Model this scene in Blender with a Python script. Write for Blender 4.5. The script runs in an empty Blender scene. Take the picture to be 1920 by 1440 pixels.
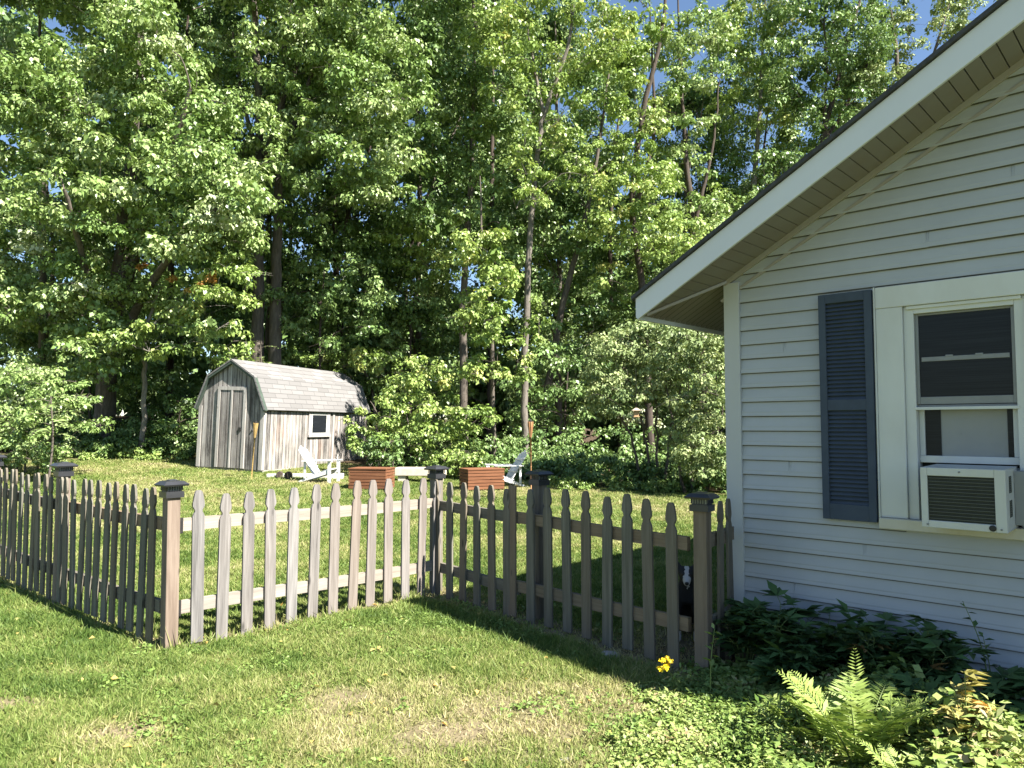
import bpy, math, random
import numpy as np
from mathutils import Vector, Matrix, Euler

random.seed(7)
RNG = np.random.default_rng(11)
sc = bpy.context.scene
COL = sc.collection
R = math.radians

# ------------------------------------------------------------------ camera
CAM_H = 1.55
PITCH = R(3.27)
F_PX = 1400.0
cam_d = bpy.data.cameras.new("camera")
cam_d.sensor_width = 36.0
cam_d.lens = F_PX / 1920 * 36.0
cam_d.clip_start = 0.05
cam_d.clip_end = 900
cam = bpy.data.objects.new("camera", cam_d)
cam.location = (0, 0, CAM_H)
cam.rotation_euler = (R(90) + PITCH, 0, 0)
COL.objects.link(cam)
sc.camera = cam


def at(u, v, Y):
    """world point seen at photo pixel (u, v), Y metres in front of the camera"""
    x = (u - 960) / F_PX
    y = (720 - v) / F_PX
    dy = math.cos(PITCH) - y * math.sin(PITCH)
    dz = math.sin(PITCH) + y * math.cos(PITCH)
    k = Y / dy
    return Vector((x * k, Y, CAM_H + dz * k))


# ------------------------------------------------------------------ terrain
def smax(t):
    return 0.5 * (t + np.sqrt(t * t + 1.0)) - 0.0


def gz(x, y):
    x = np.asarray(x, float)
    y = np.asarray(y, float)
    k = np.clip(0.025 - 0.0042 * x, 0.006, 0.085)
    rise = smax(y - 14.0) * k - 0.02 * k
    rise = np.minimum(rise, 2.2)
    near = 0.018 * np.sin(x * 0.9 + 0.4) * np.cos(y * 0.7) + 0.01 * np.sin(x * 2.1 + y * 1.7)
    return rise + near * np.clip((np.hypot(x, y)) / 4.0, 0, 1)


def g1(x, y):
    return float(gz(x, y))


def on_ground(u, Y):
    x = (u - 960) / F_PX * Y
    return Vector((x, Y, g1(x, Y)))


EDGE_X = np.array([-40, -14, -11, -8, -5.5, -3, 0, 1.5, 3, 5, 8, 40])
EDGE_Y = np.array([24, 22.5, 22.3, 22.8, 23.0, 21.0, 19.6, 18.6, 17.6, 16.8, 16.5, 16])


def edge_y(x):
    return np.interp(x, EDGE_X, EDGE_Y) + 0.25 * np.sin(np.asarray(x) * 2.3)


# ------------------------------------------------------------------ object helpers
def link(o, parent=None):
    COL.objects.link(o)
    if parent is not None:
        o.parent = parent
    return o


def empty(name, loc=(0, 0, 0), rz=0.0, rot=None):
    o = bpy.data.objects.new(name, None)
    o.empty_display_size = 0.2
    o.location = loc
    o.rotation_euler = rot if rot else (0, 0, rz)
    COL.objects.link(o)
    return o


def tag(o, label=None, cat=None, group=None, kind=None):
    if label:
        o["label"] = label
    if cat:
        o["category"] = cat
    if group:
        o["group"] = group
    if kind:
        o["kind"] = kind
    return o


def mesh_np(name, verts, quads=None, tris=None, mat=None, parent=None, attrs=None, smooth=False, data_only=False):
    me = bpy.data.meshes.new(name)
    verts = np.ascontiguousarray(verts, dtype=np.float32)
    loops, starts, tot = [], [], 0
    if quads is not None and len(quads):
        q = np.asarray(quads, dtype=np.int32)
        loops.append(q.ravel())
        starts.append(np.arange(len(q), dtype=np.int32) * 4)
        tot = len(q) * 4
    if tris is not None and len(tris):
        t = np.asarray(tris, dtype=np.int32)
        loops.append(t.ravel())
        starts.append(tot + np.arange(len(t), dtype=np.int32) * 3)
    loops = np.concatenate(loops)
    starts = np.concatenate(starts)
    me.vertices.add(len(verts))
    me.vertices.foreach_set("co", verts.ravel())
    me.loops.add(len(loops))
    me.loops.foreach_set("vertex_index", loops)
    me.polygons.add(len(starts))
    me.polygons.foreach_set("loop_start", starts)
    if smooth:
        me.polygons.foreach_set("use_smooth", np.ones(len(starts), dtype=bool))
    me.update(calc_edges=True)
    if attrs:
        for k, v in attrs.items():
            a = me.attributes.new(k, "FLOAT", "POINT")
            a.data.foreach_set("value", np.ascontiguousarray(v, dtype=np.float32))
    if mat:
        me.materials.append(mat)
    if data_only:
        return me
    return link(bpy.data.objects.new(name, me), parent)


class MB:
    """collects solids and links them as one mesh object"""

    def __init__(self):
        self.v, self.f = [], []

    def add(self, vs, fs, M=None):
        b = len(self.v)
        for p in vs:
            p = Vector(p)
            self.v.append(tuple(M @ p) if M is not None else tuple(p))
        for f in fs:
            self.f.append(tuple(b + i for i in f))
        return self

    def box(self, lo, hi, M=None):
        x0, y0, z0 = lo
        x1, y1, z1 = hi
        vs = [(x0, y0, z0), (x1, y0, z0), (x1, y1, z0), (x0, y1, z0), (x0, y0, z1), (x1, y0, z1), (x1, y1, z1), (x0, y1, z1)]
        fs = [(0, 3, 2, 1), (4, 5, 6, 7), (0, 1, 5, 4), (1, 2, 6, 5), (2, 3, 7, 6), (3, 0, 4, 7)]
        return self.add(vs, fs, M)

    def cbox(self, c, s, M=None):
        return self.box([c[i] - s[i] / 2 for i in range(3)], [c[i] + s[i] / 2 for i in range(3)], M)

    def bar(self, a, b, w, h, up=(0, 0, 1)):
        """box along a-b, w wide (sideways), h high"""
        a, b = Vector(a), Vector(b)
        d = b - a
        L = d.length
        d.normalize()
        s = d.cross(Vector(up))
        if s.length < 1e-4:
            s = d.cross(Vector((1, 0, 0)))
        s.normalize()
        u = s.cross(d)
        M = Matrix(((s.x, d.x, u.x, a.x), (s.y, d.y, u.y, a.y), (s.z, d.z, u.z, a.z), (0, 0, 0, 1)))
        return self.box((-w / 2, 0, -h / 2), (w / 2, L, h / 2), M)

    def prism(self, prof, y0, y1, M=None):
        """prof: (x, z) outline counter-clockwise seen from -y, extruded from y0 to y1"""
        n = len(prof)
        vs = [(x, y0, z) for x, z in prof] + [(x, y1, z) for x, z in prof]
        fs = [tuple(range(n)), tuple(range(2 * n - 1, n - 1, -1))]
        for i in range(n):
            j = (i + 1) % n
            fs.append((i, n + i, n + j, j))
        return self.add(vs, fs, M)

    def tube(self, pts, rad, sides=8, cap=True):
        v, q = tube_np(np.array([list(p) for p in pts], float), np.broadcast_to(np.asarray(rad, float), (len(pts),)), sides)
        b = len(self.v)
        self.v += [tuple(p) for p in v]
        self.f += [tuple(b + i for i in f) for f in q]
        if cap:
            self.f.append(tuple(b + i for i in range(sides - 1, -1, -1)))
            n0 = b + (len(pts) - 1) * sides
            self.f.append(tuple(n0 + i for i in range(sides)))
        return self

    def lathe(self, prof, sides=12, M=None):
        """prof: (r, z) from bottom to top"""
        vs, fs = [], []
        for r, z in prof:
            for k in range(sides):
                a = 2 * math.pi * k / sides
                vs.append((r * math.cos(a), r * math.sin(a), z))
        for i in range(len(prof) - 1):
            for k in range(sides):
                l = (k + 1) % sides
                fs.append((i * sides + k, i * sides + l, (i + 1) * sides + l, (i + 1) * sides + k))
        fs.append(tuple(range(sides - 1, -1, -1)))
        fs.append(tuple((len(prof) - 1) * sides + k for k in range(sides)))
        return self.add(vs, fs, M)

    def build(self, name, mat, parent=None, bevel=0.0, smooth=False, loc=None):
        me = bpy.data.meshes.new(name)
        me.from_pydata(self.v, [], self.f)
        me.update()
        if smooth:
            me.polygons.foreach_set("use_smooth", [True] * len(me.polygons))
        if mat:
            me.materials.append(mat)
        o = bpy.data.objects.new(name, me)
        if loc:
            o.location = loc
        link(o, parent)
        if bevel:
            m = o.modifiers.new("bevel", "BEVEL")
            m.width = bevel
            m.segments = 2
            m.limit_method = "ANGLE"
        return o


def tube_np(P, rad, sides):
    n = len(P)
    T = np.gradient(P, axis=0)
    T /= np.linalg.norm(T, axis=1, keepdims=True) + 1e-9
    ref = np.array([0.31, 0.95, 0.02]) if abs(T[:, 2]).mean() > 0.5 else np.array([0.0, 0.05, 1.0])
    A = np.cross(T, ref)
    A /= np.linalg.norm(A, axis=1, keepdims=True) + 1e-9
    B = np.cross(T, A)
    ang = np.arange(sides) * 2 * np.pi / sides
    ring = A[:, None, :] * np.cos(ang)[None, :, None] + B[:, None, :] * np.sin(ang)[None, :, None]
    V = (P[:, None, :] + ring * np.asarray(rad)[:, None, None]).reshape(-1, 3)
    i = np.arange(n - 1)[:, None] * sides
    k = np.arange(sides)[None, :]
    l = (k + 1) % sides
    Q = np.stack([i + k, i + sides + k, i + sides + l, i + l], axis=-1).reshape(-1, 4)
    return V, Q


def copy_tree(o, parent=None):
    c = o.copy()
    COL.objects.link(c)
    if parent is not None:
        c.parent = parent
    for ch in list(o.children):
        copy_tree(ch, c)
    return c


# ------------------------------------------------------------------ materials
def new_mat(name):
    m = bpy.data.materials.new(name)
    m.use_nodes = True
    nt = m.node_tree
    for n in list(nt.nodes):
        nt.nodes.remove(n)
    out = nt.nodes.new("ShaderNodeOutputMaterial")
    b = nt.nodes.new("ShaderNodeBsdfPrincipled")
    nt.links.new(b.outputs[0], out.inputs[0])
    return m, nt, b, out


def ramp(nt, fac, stops):
    r = nt.nodes.new("ShaderNodeValToRGB")
    el = r.color_ramp.elements
    while len(el) < len(stops):
        el.new(0.5)
    for e, (p, c) in zip(el, stops):
        e.position = p
        e.color = (*c, 1)
    nt.links.new(fac, r.inputs[0])
    return r.outputs[0]


def math_n(nt, op, a, b=None, c=None):
    n = nt.nodes.new("ShaderNodeMath")
    n.operation = op
    for i, x in enumerate((a, b, c)):
        if x is None:
            continue
        if isinstance(x, (int, float)):
            n.inputs[i].default_value = x
        else:
            nt.links.new(x, n.inputs[i])
    return n.outputs[0]


def noise(nt, scale=(1, 1, 1), detail=4, rough=0.55, w=None, coord="Object"):
    tc = nt.nodes.new("ShaderNodeTexCoord")
    mp = nt.nodes.new("ShaderNodeMapping")
    mp.inputs["Scale"].default_value = scale
    nt.links.new(tc.outputs[coord], mp.inputs[0])
    n = nt.nodes.new("ShaderNodeTexNoise")
    n.inputs["Scale"].default_value = 1.0
    n.inputs["Detail"].default_value = detail
    n.inputs["Roughness"].default_value = rough
    nt.links.new(mp.outputs[0], n.inputs["Vector"])
    if w is not None:
        n.noise_dimensions = "4D"
        nt.links.new(w, n.inputs["W"])
    return n.outputs["Fac"]


def mix(nt, fac, a, b, mode="MIX"):
    n = nt.nodes.new("ShaderNodeMix")
    n.data_type = "RGBA"
    n.blend_type = mode
    for idx, x in ((0, fac), (6, a), (7, b)):
        if isinstance(x, (int, float)):
            n.inputs[idx].default_value = x
        elif isinstance(x, tuple):
            n.inputs[idx].default_value = (*x, 1)
        else:
            nt.links.new(x, n.inputs[idx])
    return n.outputs[2]


def bump(nt, b, h, strength=0.3, dist=0.01):
    n = nt.nodes.new("ShaderNodeBump")
    n.inputs["Strength"].default_value = strength
    n.inputs["Distance"].default_value = dist
    nt.links.new(h, n.inputs["Height"])
    nt.links.new(n.outputs[0], b.inputs["Normal"])


def mat_plain(name, c, rough=0.5, var=0.08, scale=6, metal=0.0, spec=0.5):
    m, nt, b, _ = new_mat(name)
    f = noise(nt, (scale,) * 3, 5)
    lo = tuple(x * (1 - var) for x in c)
    hi = tuple(min(1, x * (1 + var)) for x in c)
    nt.links.new(ramp(nt, f, [(0.3, lo), (0.7, hi)]), b.inputs["Base Color"])
    b.inputs["Roughness"].default_value = rough
    b.inputs["Metallic"].default_value = metal
    b.inputs["Specular IOR Level"].default_value = spec
    return m


def mat_wood(name, dark, mid, light, axis=2, grain=26, long=1.6, tint=None, tint_amt=0.5, rough=0.85, patch=1.5):
    """weathered wood, grain along one local axis; every object gets its own share of tint"""
    m, nt, b, _ = new_mat(name)
    oi = nt.nodes.new("ShaderNodeObjectInfo")
    w = math_n(nt, "MULTIPLY", oi.outputs["Random"], 40.0)
    s = [grain] * 3
    s[axis] = long
    f1 = noise(nt, tuple(s), 6, 0.65, w)
    s2 = [grain * 4] * 3
    s2[axis] = long * 2.5
    f2 = noise(nt, tuple(s2), 3, 0.6, w)
    f = math_n(nt, "ADD", math_n(nt, "MULTIPLY", f1, 0.7), math_n(nt, "MULTIPLY", f2, 0.3))
    c = ramp(nt, f, [(0.32, dark), (0.5, mid), (0.68, light)])
    if tint:
        fp = noise(nt, tuple(patch if i != axis else patch * 0.7 for i in range(3)), 3, 0.5, w)
        amt = math_n(nt, "MULTIPLY", math_n(nt, "ADD", fp, math_n(nt, "SUBTRACT", oi.outputs["Random"], 0.6)), tint_amt * 2)
        cl = nt.nodes.new("ShaderNodeClamp")
        nt.links.new(amt, cl.inputs[0])
        c = mix(nt, cl.outputs[0], c, mix(nt, f, tuple(x * 0.55 for x in tint), tuple(min(1, x * 1.4) for x in tint)))
    # knots and fine cracks
    tc = nt.nodes.new("ShaderNodeTexCoord")
    mp = nt.nodes.new("ShaderNodeMapping")
    sk = [14.0] * 3
    sk[axis] = 4.5
    mp.inputs["Scale"].default_value = sk
    nt.links.new(tc.outputs["Object"], mp.inputs[0])
    vo = nt.nodes.new("ShaderNodeTexVoronoi")
    vo.voronoi_dimensions = "4D"
    vo.inputs["Scale"].default_value = 1.0
    nt.links.new(mp.outputs[0], vo.inputs["Vector"])
    nt.links.new(w, vo.inputs["W"])
    kn = ramp(nt, vo.outputs["Distance"], [(0.10, (1, 1, 1)), (0.22, (0, 0, 0))])
    c = mix(nt, math_n(nt, "MULTIPLY", kn, 0.75), c, tuple(x * 0.45 for x in dark))
    sc3 = [grain * 3.2] * 3
    sc3[axis] = long * 0.8
    ck = noise(nt, tuple(sc3), 2, 0.5, w)
    c = mix(nt, ramp(nt, ck, [(0.27, (0.8, 0.8, 0.8)), (0.33, (0, 0, 0))]), c, tuple(x * 0.5 for x in dark))
    nt.links.new(c, b.inputs["Base Color"])
    b.inputs["Roughness"].default_value = rough
    b.inputs["Specular IOR Level"].default_value = 0.25
    bump(nt, b, math_n(nt, "SUBTRACT", f, math_n(nt, "MULTIPLY", kn, 0.2)), 0.6, 0.004)
    return m


def mat_leaf(name, stops, transl=0.35, rough=0.5, spec=0.35, gain=1.72):
    """leaf colour from the per-leaf attribute rnd; light passes through"""
    m, nt, b, out = new_mat(name)
    a = nt.nodes.new("ShaderNodeAttribute")
    a.attribute_name = "rnd"
    c = ramp(nt, a.outputs["Fac"], [(p, (q[0] * gain, q[1] * gain, q[2] * gain * 1.2)) for p, q in stops])
    nt.links.new(c, b.inputs["Base Color"])
    b.inputs["Roughness"].default_value = rough
    b.inputs["Specular IOR Level"].default_value = spec
    t = nt.nodes.new("ShaderNodeBsdfTranslucent")
    nt.links.new(mix(nt, 0.45, c, mix(nt, 1.0, c, (1.0, 1.0, 0.35), "MULTIPLY")), t.inputs[0])
    ms = nt.nodes.new("ShaderNodeMixShader")
    ms.inputs[0].default_value = transl * 0.62
    nt.links.new(b.outputs[0], ms.inputs[1])
    nt.links.new(t.outputs[0], ms.inputs[2])
    nt.links.new(ms.outputs[0], out.inputs[0])
    return m


LEAF = {
    "maple": mat_leaf("maple_leaf", [(0.0, (0.075, 0.125, 0.026)), (0.45, (0.135, 0.195, 0.05)), (0.8, (0.20, 0.25, 0.09)), (1.0, (0.30, 0.33, 0.19))], 0.35, 0.42, 0.5),
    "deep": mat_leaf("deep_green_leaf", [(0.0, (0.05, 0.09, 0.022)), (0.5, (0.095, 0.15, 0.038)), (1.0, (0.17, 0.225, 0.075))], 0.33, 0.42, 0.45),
    "yellow": mat_leaf("yellow_green_leaf", [(0.0, (0.09, 0.14, 0.026)), (0.5, (0.155, 0.215, 0.048)), (0.88, (0.225, 0.275, 0.075)), (1.0, (0.31, 0.30, 0.085))], 0.38, 0.42, 0.45),
    "pale": mat_leaf("pale_leaf", [(0.0, (0.09, 0.13, 0.04)), (0.5, (0.16, 0.205, 0.07)), (1.0, (0.28, 0.31, 0.12))], 0.3, 0.5, 0.3, gain=1.55),
    "blue": mat_leaf("pine_needle", [(0.0, (0.03, 0.075, 0.04)), (0.5, (0.05, 0.105, 0.06)), (1.0, (0.09, 0.15, 0.09))], 0.15),
    "rust": mat_leaf("rusty_leaf", [(0.0, (0.16, 0.05, 0.012)), (0.5, (0.26, 0.12, 0.025)), (1.0, (0.30, 0.22, 0.04))]),
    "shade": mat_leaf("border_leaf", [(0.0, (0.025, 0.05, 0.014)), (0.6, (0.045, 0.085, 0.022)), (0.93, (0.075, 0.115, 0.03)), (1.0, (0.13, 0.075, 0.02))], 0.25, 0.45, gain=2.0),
    "fern": mat_leaf("fern_leaf", [(0.0, (0.15, 0.22, 0.04)), (0.6, (0.22, 0.30, 0.06)), (1.0, (0.30, 0.35, 0.09))], 0.4, gain=1.1),
    "weed": mat_leaf("weed_leaf", [(0.0, (0.085, 0.15, 0.025)), (0.45, (0.17, 0.24, 0.05)), (0.8, (0.27, 0.32, 0.09)), (0.92, (0.30, 0.31, 0.11)), (1.0, (0.32, 0.24, 0.11))], 0.35, gain=1.2),
    "gold": mat_leaf("gold_petal", [(0.0, (0.55, 0.38, 0.01)), (1.0, (0.75, 0.58, 0.03))], 0.3),
    "straw": mat_leaf("straw_blade", [(0.0, (0.22, 0.17, 0.06)), (1.0, (0.38, 0.31, 0.14))], 0.3),
    "tan": mat_leaf("tan_leaf", [(0.0, (0.16, 0.15, 0.04)), (0.6, (0.27, 0.24, 0.07)), (1.0, (0.33, 0.20, 0.05))], 0.35),
}


def mat_bark(name, dark, light, scale=7):
    m, nt, b, _ = new_mat(name)
    f = noise(nt, (scale * 2, scale * 2, scale * 0.45), 7, 0.7)
    f2 = noise(nt, (1.3, 1.3, 0.8), 3)
    c = ramp(nt, f, [(0.33, dark), (0.66, light)])
    c = mix(nt, math_n(nt, "MULTIPLY", f2, 0.5), c, tuple(0.5 * (a + q) * 0.8 for a, q in zip(dark, light)))
    nt.links.new(c, b.inputs["Base Color"])
    b.inputs["Roughness"].default_value = 0.95
    bump(nt, b, f, 0.8, 0.03)
    return m


BARK = mat_bark("grey_brown_bark", (0.05, 0.04, 0.032), (0.16, 0.135, 0.11))
BARK_PALE = mat_bark("pale_grey_bark", (0.12, 0.105, 0.09), (0.33, 0.30, 0.26))
BARK_MID = mat_bark("mid_grey_bark", (0.07, 0.06, 0.05), (0.21, 0.185, 0.155))
BARK_DARK = mat_bark("dark_bark", (0.03, 0.022, 0.017), (0.09, 0.068, 0.052))
STEM_GREEN = mat_plain("green_stem", (0.13, 0.18, 0.05), 0.6)

# ------------------------------------------------------------------ light
sc.view_settings.view_transform = "Standard"
sc.view_settings.look = "None"
sc.view_settings.gamma = 1.0
sc.view_settings.use_curve_mapping = False
sc.view_settings.exposure = 2.0
SUN_AZ = math.atan2(0.82, -0.57)   # measured from +Y towards +X
SUN_EL = R(48)
world = bpy.data.worlds.new("World")
sc.world = world
world.use_nodes = True
wn = world.node_tree
bg = wn.nodes["Background"]
sky = wn.nodes.new("ShaderNodeTexSky")
sky.sky_type = "NISHITA"
sky.sun_disc = False
sky.sun_elevation = SUN_EL
sky.sun_rotation = SUN_AZ
sky.air_density = 1.0
sky.dust_density = 0.15
sky.ozone_density = 3.0
wn.links.new(sky.outputs[0], bg.inputs[0])
bg.inputs[1].default_value = 0.05
sun_d = bpy.data.lights.new("sun", "SUN")
sun_d.energy = 5.0
sun_d.angle = R(0.53)
sun_d.color = (1.0, 0.945, 0.86)
sun = bpy.data.objects.new("sun", sun_d)
sdir = Vector((math.sin(SUN_AZ) * math.cos(SUN_EL), math.cos(SUN_AZ) * math.cos(SUN_EL), math.sin(SUN_EL)))
sun.rotation_euler = sdir.to_track_quat("Z", "Y").to_euler()
sun.location = (20, -15, 30)
COL.objects.link(sun)

cy = sc.cycles
cy.max_bounces = 6
cy.diffuse_bounces = 2
cy.glossy_bounces = 2
cy.transmission_bounces = 4
cy.transparent_max_bounces = 4
cy.caustics_reflective = False
cy.caustics_refractive = False
cy.use_denoising = True
cy.sample_clamp_indirect = 6.0

# ------------------------------------------------------------------ leaves
def leaf_quads(pos, nrm, tip, L, wid=0.42, fold=0.10):
    """one folded kite per leaf: base, side, tip, side"""
    tip = tip - nrm * np.sum(tip * nrm, axis=1, keepdims=True)
    tip /= np.linalg.norm(tip, axis=1, keepdims=True) + 1e-9
    side = np.cross(nrm, tip)
    L = L[:, None]
    mid = pos + tip * L * 0.42
    wid = np.asarray(wid)
    up = nrm * L * fold
    V = np.stack([pos, mid + side * L * wid + up, pos + tip * L - up * 0.6, mid - side * L * wid + up], axis=1)
    return V


def unit(a):
    return a / (np.linalg.norm(a, axis=-1, keepdims=True) + 1e-9)


def clump_leaves(rng, C, Rad, per=200, L=0.15, flat=0.62, droop=0.40, wid=0.34, tone=None, upw=0.35, tuft=42):
    """each clump is a handful of umbrella-shaped tufts whose leaves hang outwards and down"""
    C = np.asarray(C, float)
    Rad = np.asarray(Rad, float)
    M = len(C)
    K = np.maximum(3, np.round(per / tuft * (Rad / 0.62) ** 2)).astype(int)
    own = np.repeat(np.arange(M), K)
    nt_ = len(own)
    d = unit(rng.normal(size=(nt_, 3)))
    tc = C[own] + d * (Rad[own] * (0.35 + 0.6 * rng.random(nt_)))[:, None] * np.array([1, 1, flat])
    tc[:, 2] -= droop * 0.35 * Rad[own] * (d[:, 0] ** 2 + d[:, 1] ** 2)
    rt = Rad[own] * rng.uniform(0.32, 0.55, nt_)
    k = nt_ * tuft
    o2 = np.repeat(np.arange(nt_), tuft)
    az = rng.uniform(0, 2 * np.pi, k)
    cz = rng.uniform(-0.35, 1.0, k)
    sz_ = np.sqrt(1 - cz * cz)
    e = np.stack([np.cos(az) * sz_, np.sin(az) * sz_, cz], -1)
    pos = tc[o2] + e * (rt[o2] * (0.55 + 0.5 * rng.random(k)))[:, None] * np.array([1, 1, 0.6])
    pos += rng.normal(size=(k, 3)) * L * 0.25
    out = np.stack([np.cos(az), np.sin(az), np.zeros(k)], -1)
    tip = unit(out * 0.75 + rng.normal(size=(k, 3)) * 0.35 + np.array([0, 0, -0.35 - droop]))
    nrm = unit(e * 0.75 + np.array([0, 0, upw]) + rng.normal(size=(k, 3)) * 0.36)
    Ls = L * (0.55 + 0.7 * rng.random(k)) * rng.uniform(0.72, 1.3, nt_)[o2]
    V = leaf_quads(pos - tip * (Ls * 0.4)[:, None], nrm, tip, Ls, wid)
    ct = rng.normal(size=M) * 0.17 if tone is None else np.asarray(tone) + rng.normal(size=M) * 0.06
    tt = rng.normal(size=nt_) * 0.08
    val = np.clip(0.45 + ct[own][o2] + tt[o2] + rng.normal(size=k) * 0.14, 0, 1)
    return V, val


def leaf_mesh(name, parts, mat, parent=None):
    V = np.concatenate([p[0] for p in parts])
    val = np.concatenate([p[1] for p in parts])
    n = len(V)
    return mesh_np(name, V.reshape(-1, 3), quads=np.arange(n * 4).reshape(-1, 4), mat=mat, parent=parent, attrs={"rnd": np.repeat(val, 4)})


class Wood:
    def __init__(self):
        self.V, self.Q, self.n = [], [], 0

    def tube(self, P, rad, sides=6):
        v, q = tube_np(np.asarray(P, float), np.asarray(rad, float), sides)
        self.V.append(v)
        self.Q.append(q + self.n)
        self.n += len(v)

    def build(self, name, mat, parent):
        return mesh_np(name, np.concatenate(self.V), quads=np.concatenate(self.Q), mat=mat, parent=parent, smooth=True)


def smooth_path(P, per=5):
    P = np.asarray(P, float)
    n = len(P)
    out = []
    for i in range(n - 1):
        p0 = P[max(i - 1, 0)]
        p1, p2 = P[i], P[i + 1]
        p3 = P[min(i + 2, n - 1)]
        for k in range(per):
            t = k / per
            out.append(0.5 * ((2 * p1) + (-p0 + p2) * t + (2 * p0 - 5 * p1 + 4 * p2 - p3) * t * t + (-p0 + 3 * p1 - 3 * p2 + p3) * t ** 3))
    out.append(P[-1])
    return np.array(out)


def tree(name, label, cat, base, trunks, clumps, leaf, L=0.15, per=200, bark=None, seed=0, group=None, flat=0.62, droop=0.4, branch_r=0.035, wid=0.34, extra=None, r0=None):
    """trunks: lists of (point, radius); clumps: (C, R) arrays; each clump hangs on a limb from the nearest lower trunk point"""
    rng = np.random.default_rng(seed + 100)
    root = empty(name, base)
    tag(root, label, cat, group)
    off = np.array(base)
    w = Wood()
    pts, rads = [], []
    for tr in trunks:
        P = smooth_path([np.array(p) for p, r in tr], 6)
        rr = np.interp(np.linspace(0, 1, len(P)), np.linspace(0, 1, len(tr)), [r for p, r in tr])
        P[1:-1] += rng.normal(size=(len(P) - 2, 3)) * np.array([1, 1, 0.2]) * 0.02
        w.tube(P - off, rr, 9)
        pts.append(P)
        rads.append(rr)
    P = np.concatenate(pts)
    rr = np.concatenate(rads)
    C, Rd = clumps
    d0 = np.min(np.linalg.norm(P[None] - C[:, None], axis=2), axis=1)
    nodes, nrad = list(P), list(rr)
    for i in np.argsort(d0):
        c, r = C[i], Rd[i]
        NP = np.array(nodes)
        d = np.linalg.norm(NP - c, axis=1) * np.where(np.arange(len(NP)) < len(P), 1.25, 1.0) + np.where(NP[:, 2] > c[2] - 0.1, 1.2, 0)
        k = int(np.argmin(d))
        a = NP[k]
        ln = np.linalg.norm(c - a)
        br = min(nrad[k] * 0.7, branch_r * 0.5 + 0.006 * ln)
        m = (a + c) / 2 + np.array([0, 0, 0.14 * ln]) + rng.normal(size=3) * 0.08 * ln
        Q = smooth_path([a, m, c], 4)
        w.tube(Q - off, np.linspace(br, max(0.006, br * 0.5), len(Q)), 5)
        nodes += [m, c]
        nrad += [br * 0.8, max(0.008, br * 0.6)]
        for _ in range(3):
            e = c + rng.normal(size=3) * r * np.array([0.55, 0.55, 0.25])
            w.tube(np.array([c, (c + e) / 2 + np.array([0, 0, 0.05]), e]) - off, [0.007, 0.005, 0.003], 4)
    w.build("trunk", bark or BARK, root)
    V, val = clump_leaves(rng, C, Rd, int(per * 1.35), L * 0.95, flat, droop, wid=wid)
    leaf_mesh("crown", [(V - off, val)] + ([(e[0] - off, e[1]) for e in extra] if extra else []), LEAF[leaf], root)
    return root


def px_clumps(rng, regions):
    """regions: (u, v, ru, rv, count, Y0, Y1, R0, R1) -> clump centres spread through pixel ellipses at real depths"""
    C, Rd = [], []
    for (u, v, ru, rv, n, Y0, Y1, R0, R1) in regions:
        for _ in range(n):
            best = None
            for _t in range(6):
                a = rng.random() * 2 * math.pi
                q = math.sqrt(rng.random())
                p = at(u + ru * q * math.cos(a), v + rv * q * math.sin(a), rng.uniform(Y0, Y1))
                dd = min([(p.x - c[0]) ** 2 + 0.5 * (p.y - c[1]) ** 2 + (p.z - c[2]) ** 2 for c in C] or [9])
                if best is None or dd > best[0]:
                    best = (dd, p)
            p = best[1]
            p.z = max(p.z, g1(p.x, p.y) + 0.3)
            C.append(tuple(p))
            Rd.append(rng.uniform(R0, R1))
    return np.array(C), np.array(Rd)


def crown_clumps(rng, x, y, z0, z1, rmax, n, R0=0.7, R1=1.15, shape=1.0, lean=(0, 0)):
    """clumps through an egg-shaped crown round a trunk, more of them towards the outside"""
    C, Rd = [], []
    for _ in range(n):
        t = rng.random() ** 0.9
        z = z0 + (z1 - z0) * t
        prof = (math.sin(math.pi * min(1, 0.12 + 0.86 * t)) ** 0.7) * shape
        q = rmax * prof * (0.35 + 0.65 * math.sqrt(rng.random()))
        a = rng.random() * 2 * math.pi
        C.append((x + lean[0] * t + q * math.cos(a), y + lean[1] * t + q * math.sin(a), z - 0.08 * q))
        Rd.append(rng.uniform(R0, R1))
    return np.array(C), np.array(Rd)


def cat_clumps(*cs):
    return np.concatenate([c[0] for c in cs]), np.concatenate([c[1] for c in cs])

# ------------------------------------------------------------------ house
def mat_siding():
    m, nt, b, _ = new_mat("vinyl_siding")
    f = noise(nt, (0.9, 0.9, 2.2), 5, 0.6)
    f2 = noise(nt, (9, 9, 0.8), 5, 0.65)
    f3 = noise(nt, (1.2, 1.2, 60), 2, 0.5)
    c = ramp(nt, f, [(0.3, (0.36, 0.375, 0.385)), (0.7, (0.435, 0.45, 0.46))])
    c = mix(nt, math_n(nt, "MULTIPLY", f2, 0.28), c, (0.29, 0.29, 0.262))
    c = mix(nt, math_n(nt, "MULTIPLY", f3, 0.12), c, (0.30, 0.31, 0.295))
    nt.links.new(c, b.inputs["Base Color"])
    b.inputs["Roughness"].default_value = 0.42
    b.inputs["Specular IOR Level"].default_value = 0.4
    bump(nt, b, noise(nt, (2, 2, 40), 4), 0.12, 0.004)
    return m


M_SIDING = mat_siding()


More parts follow.
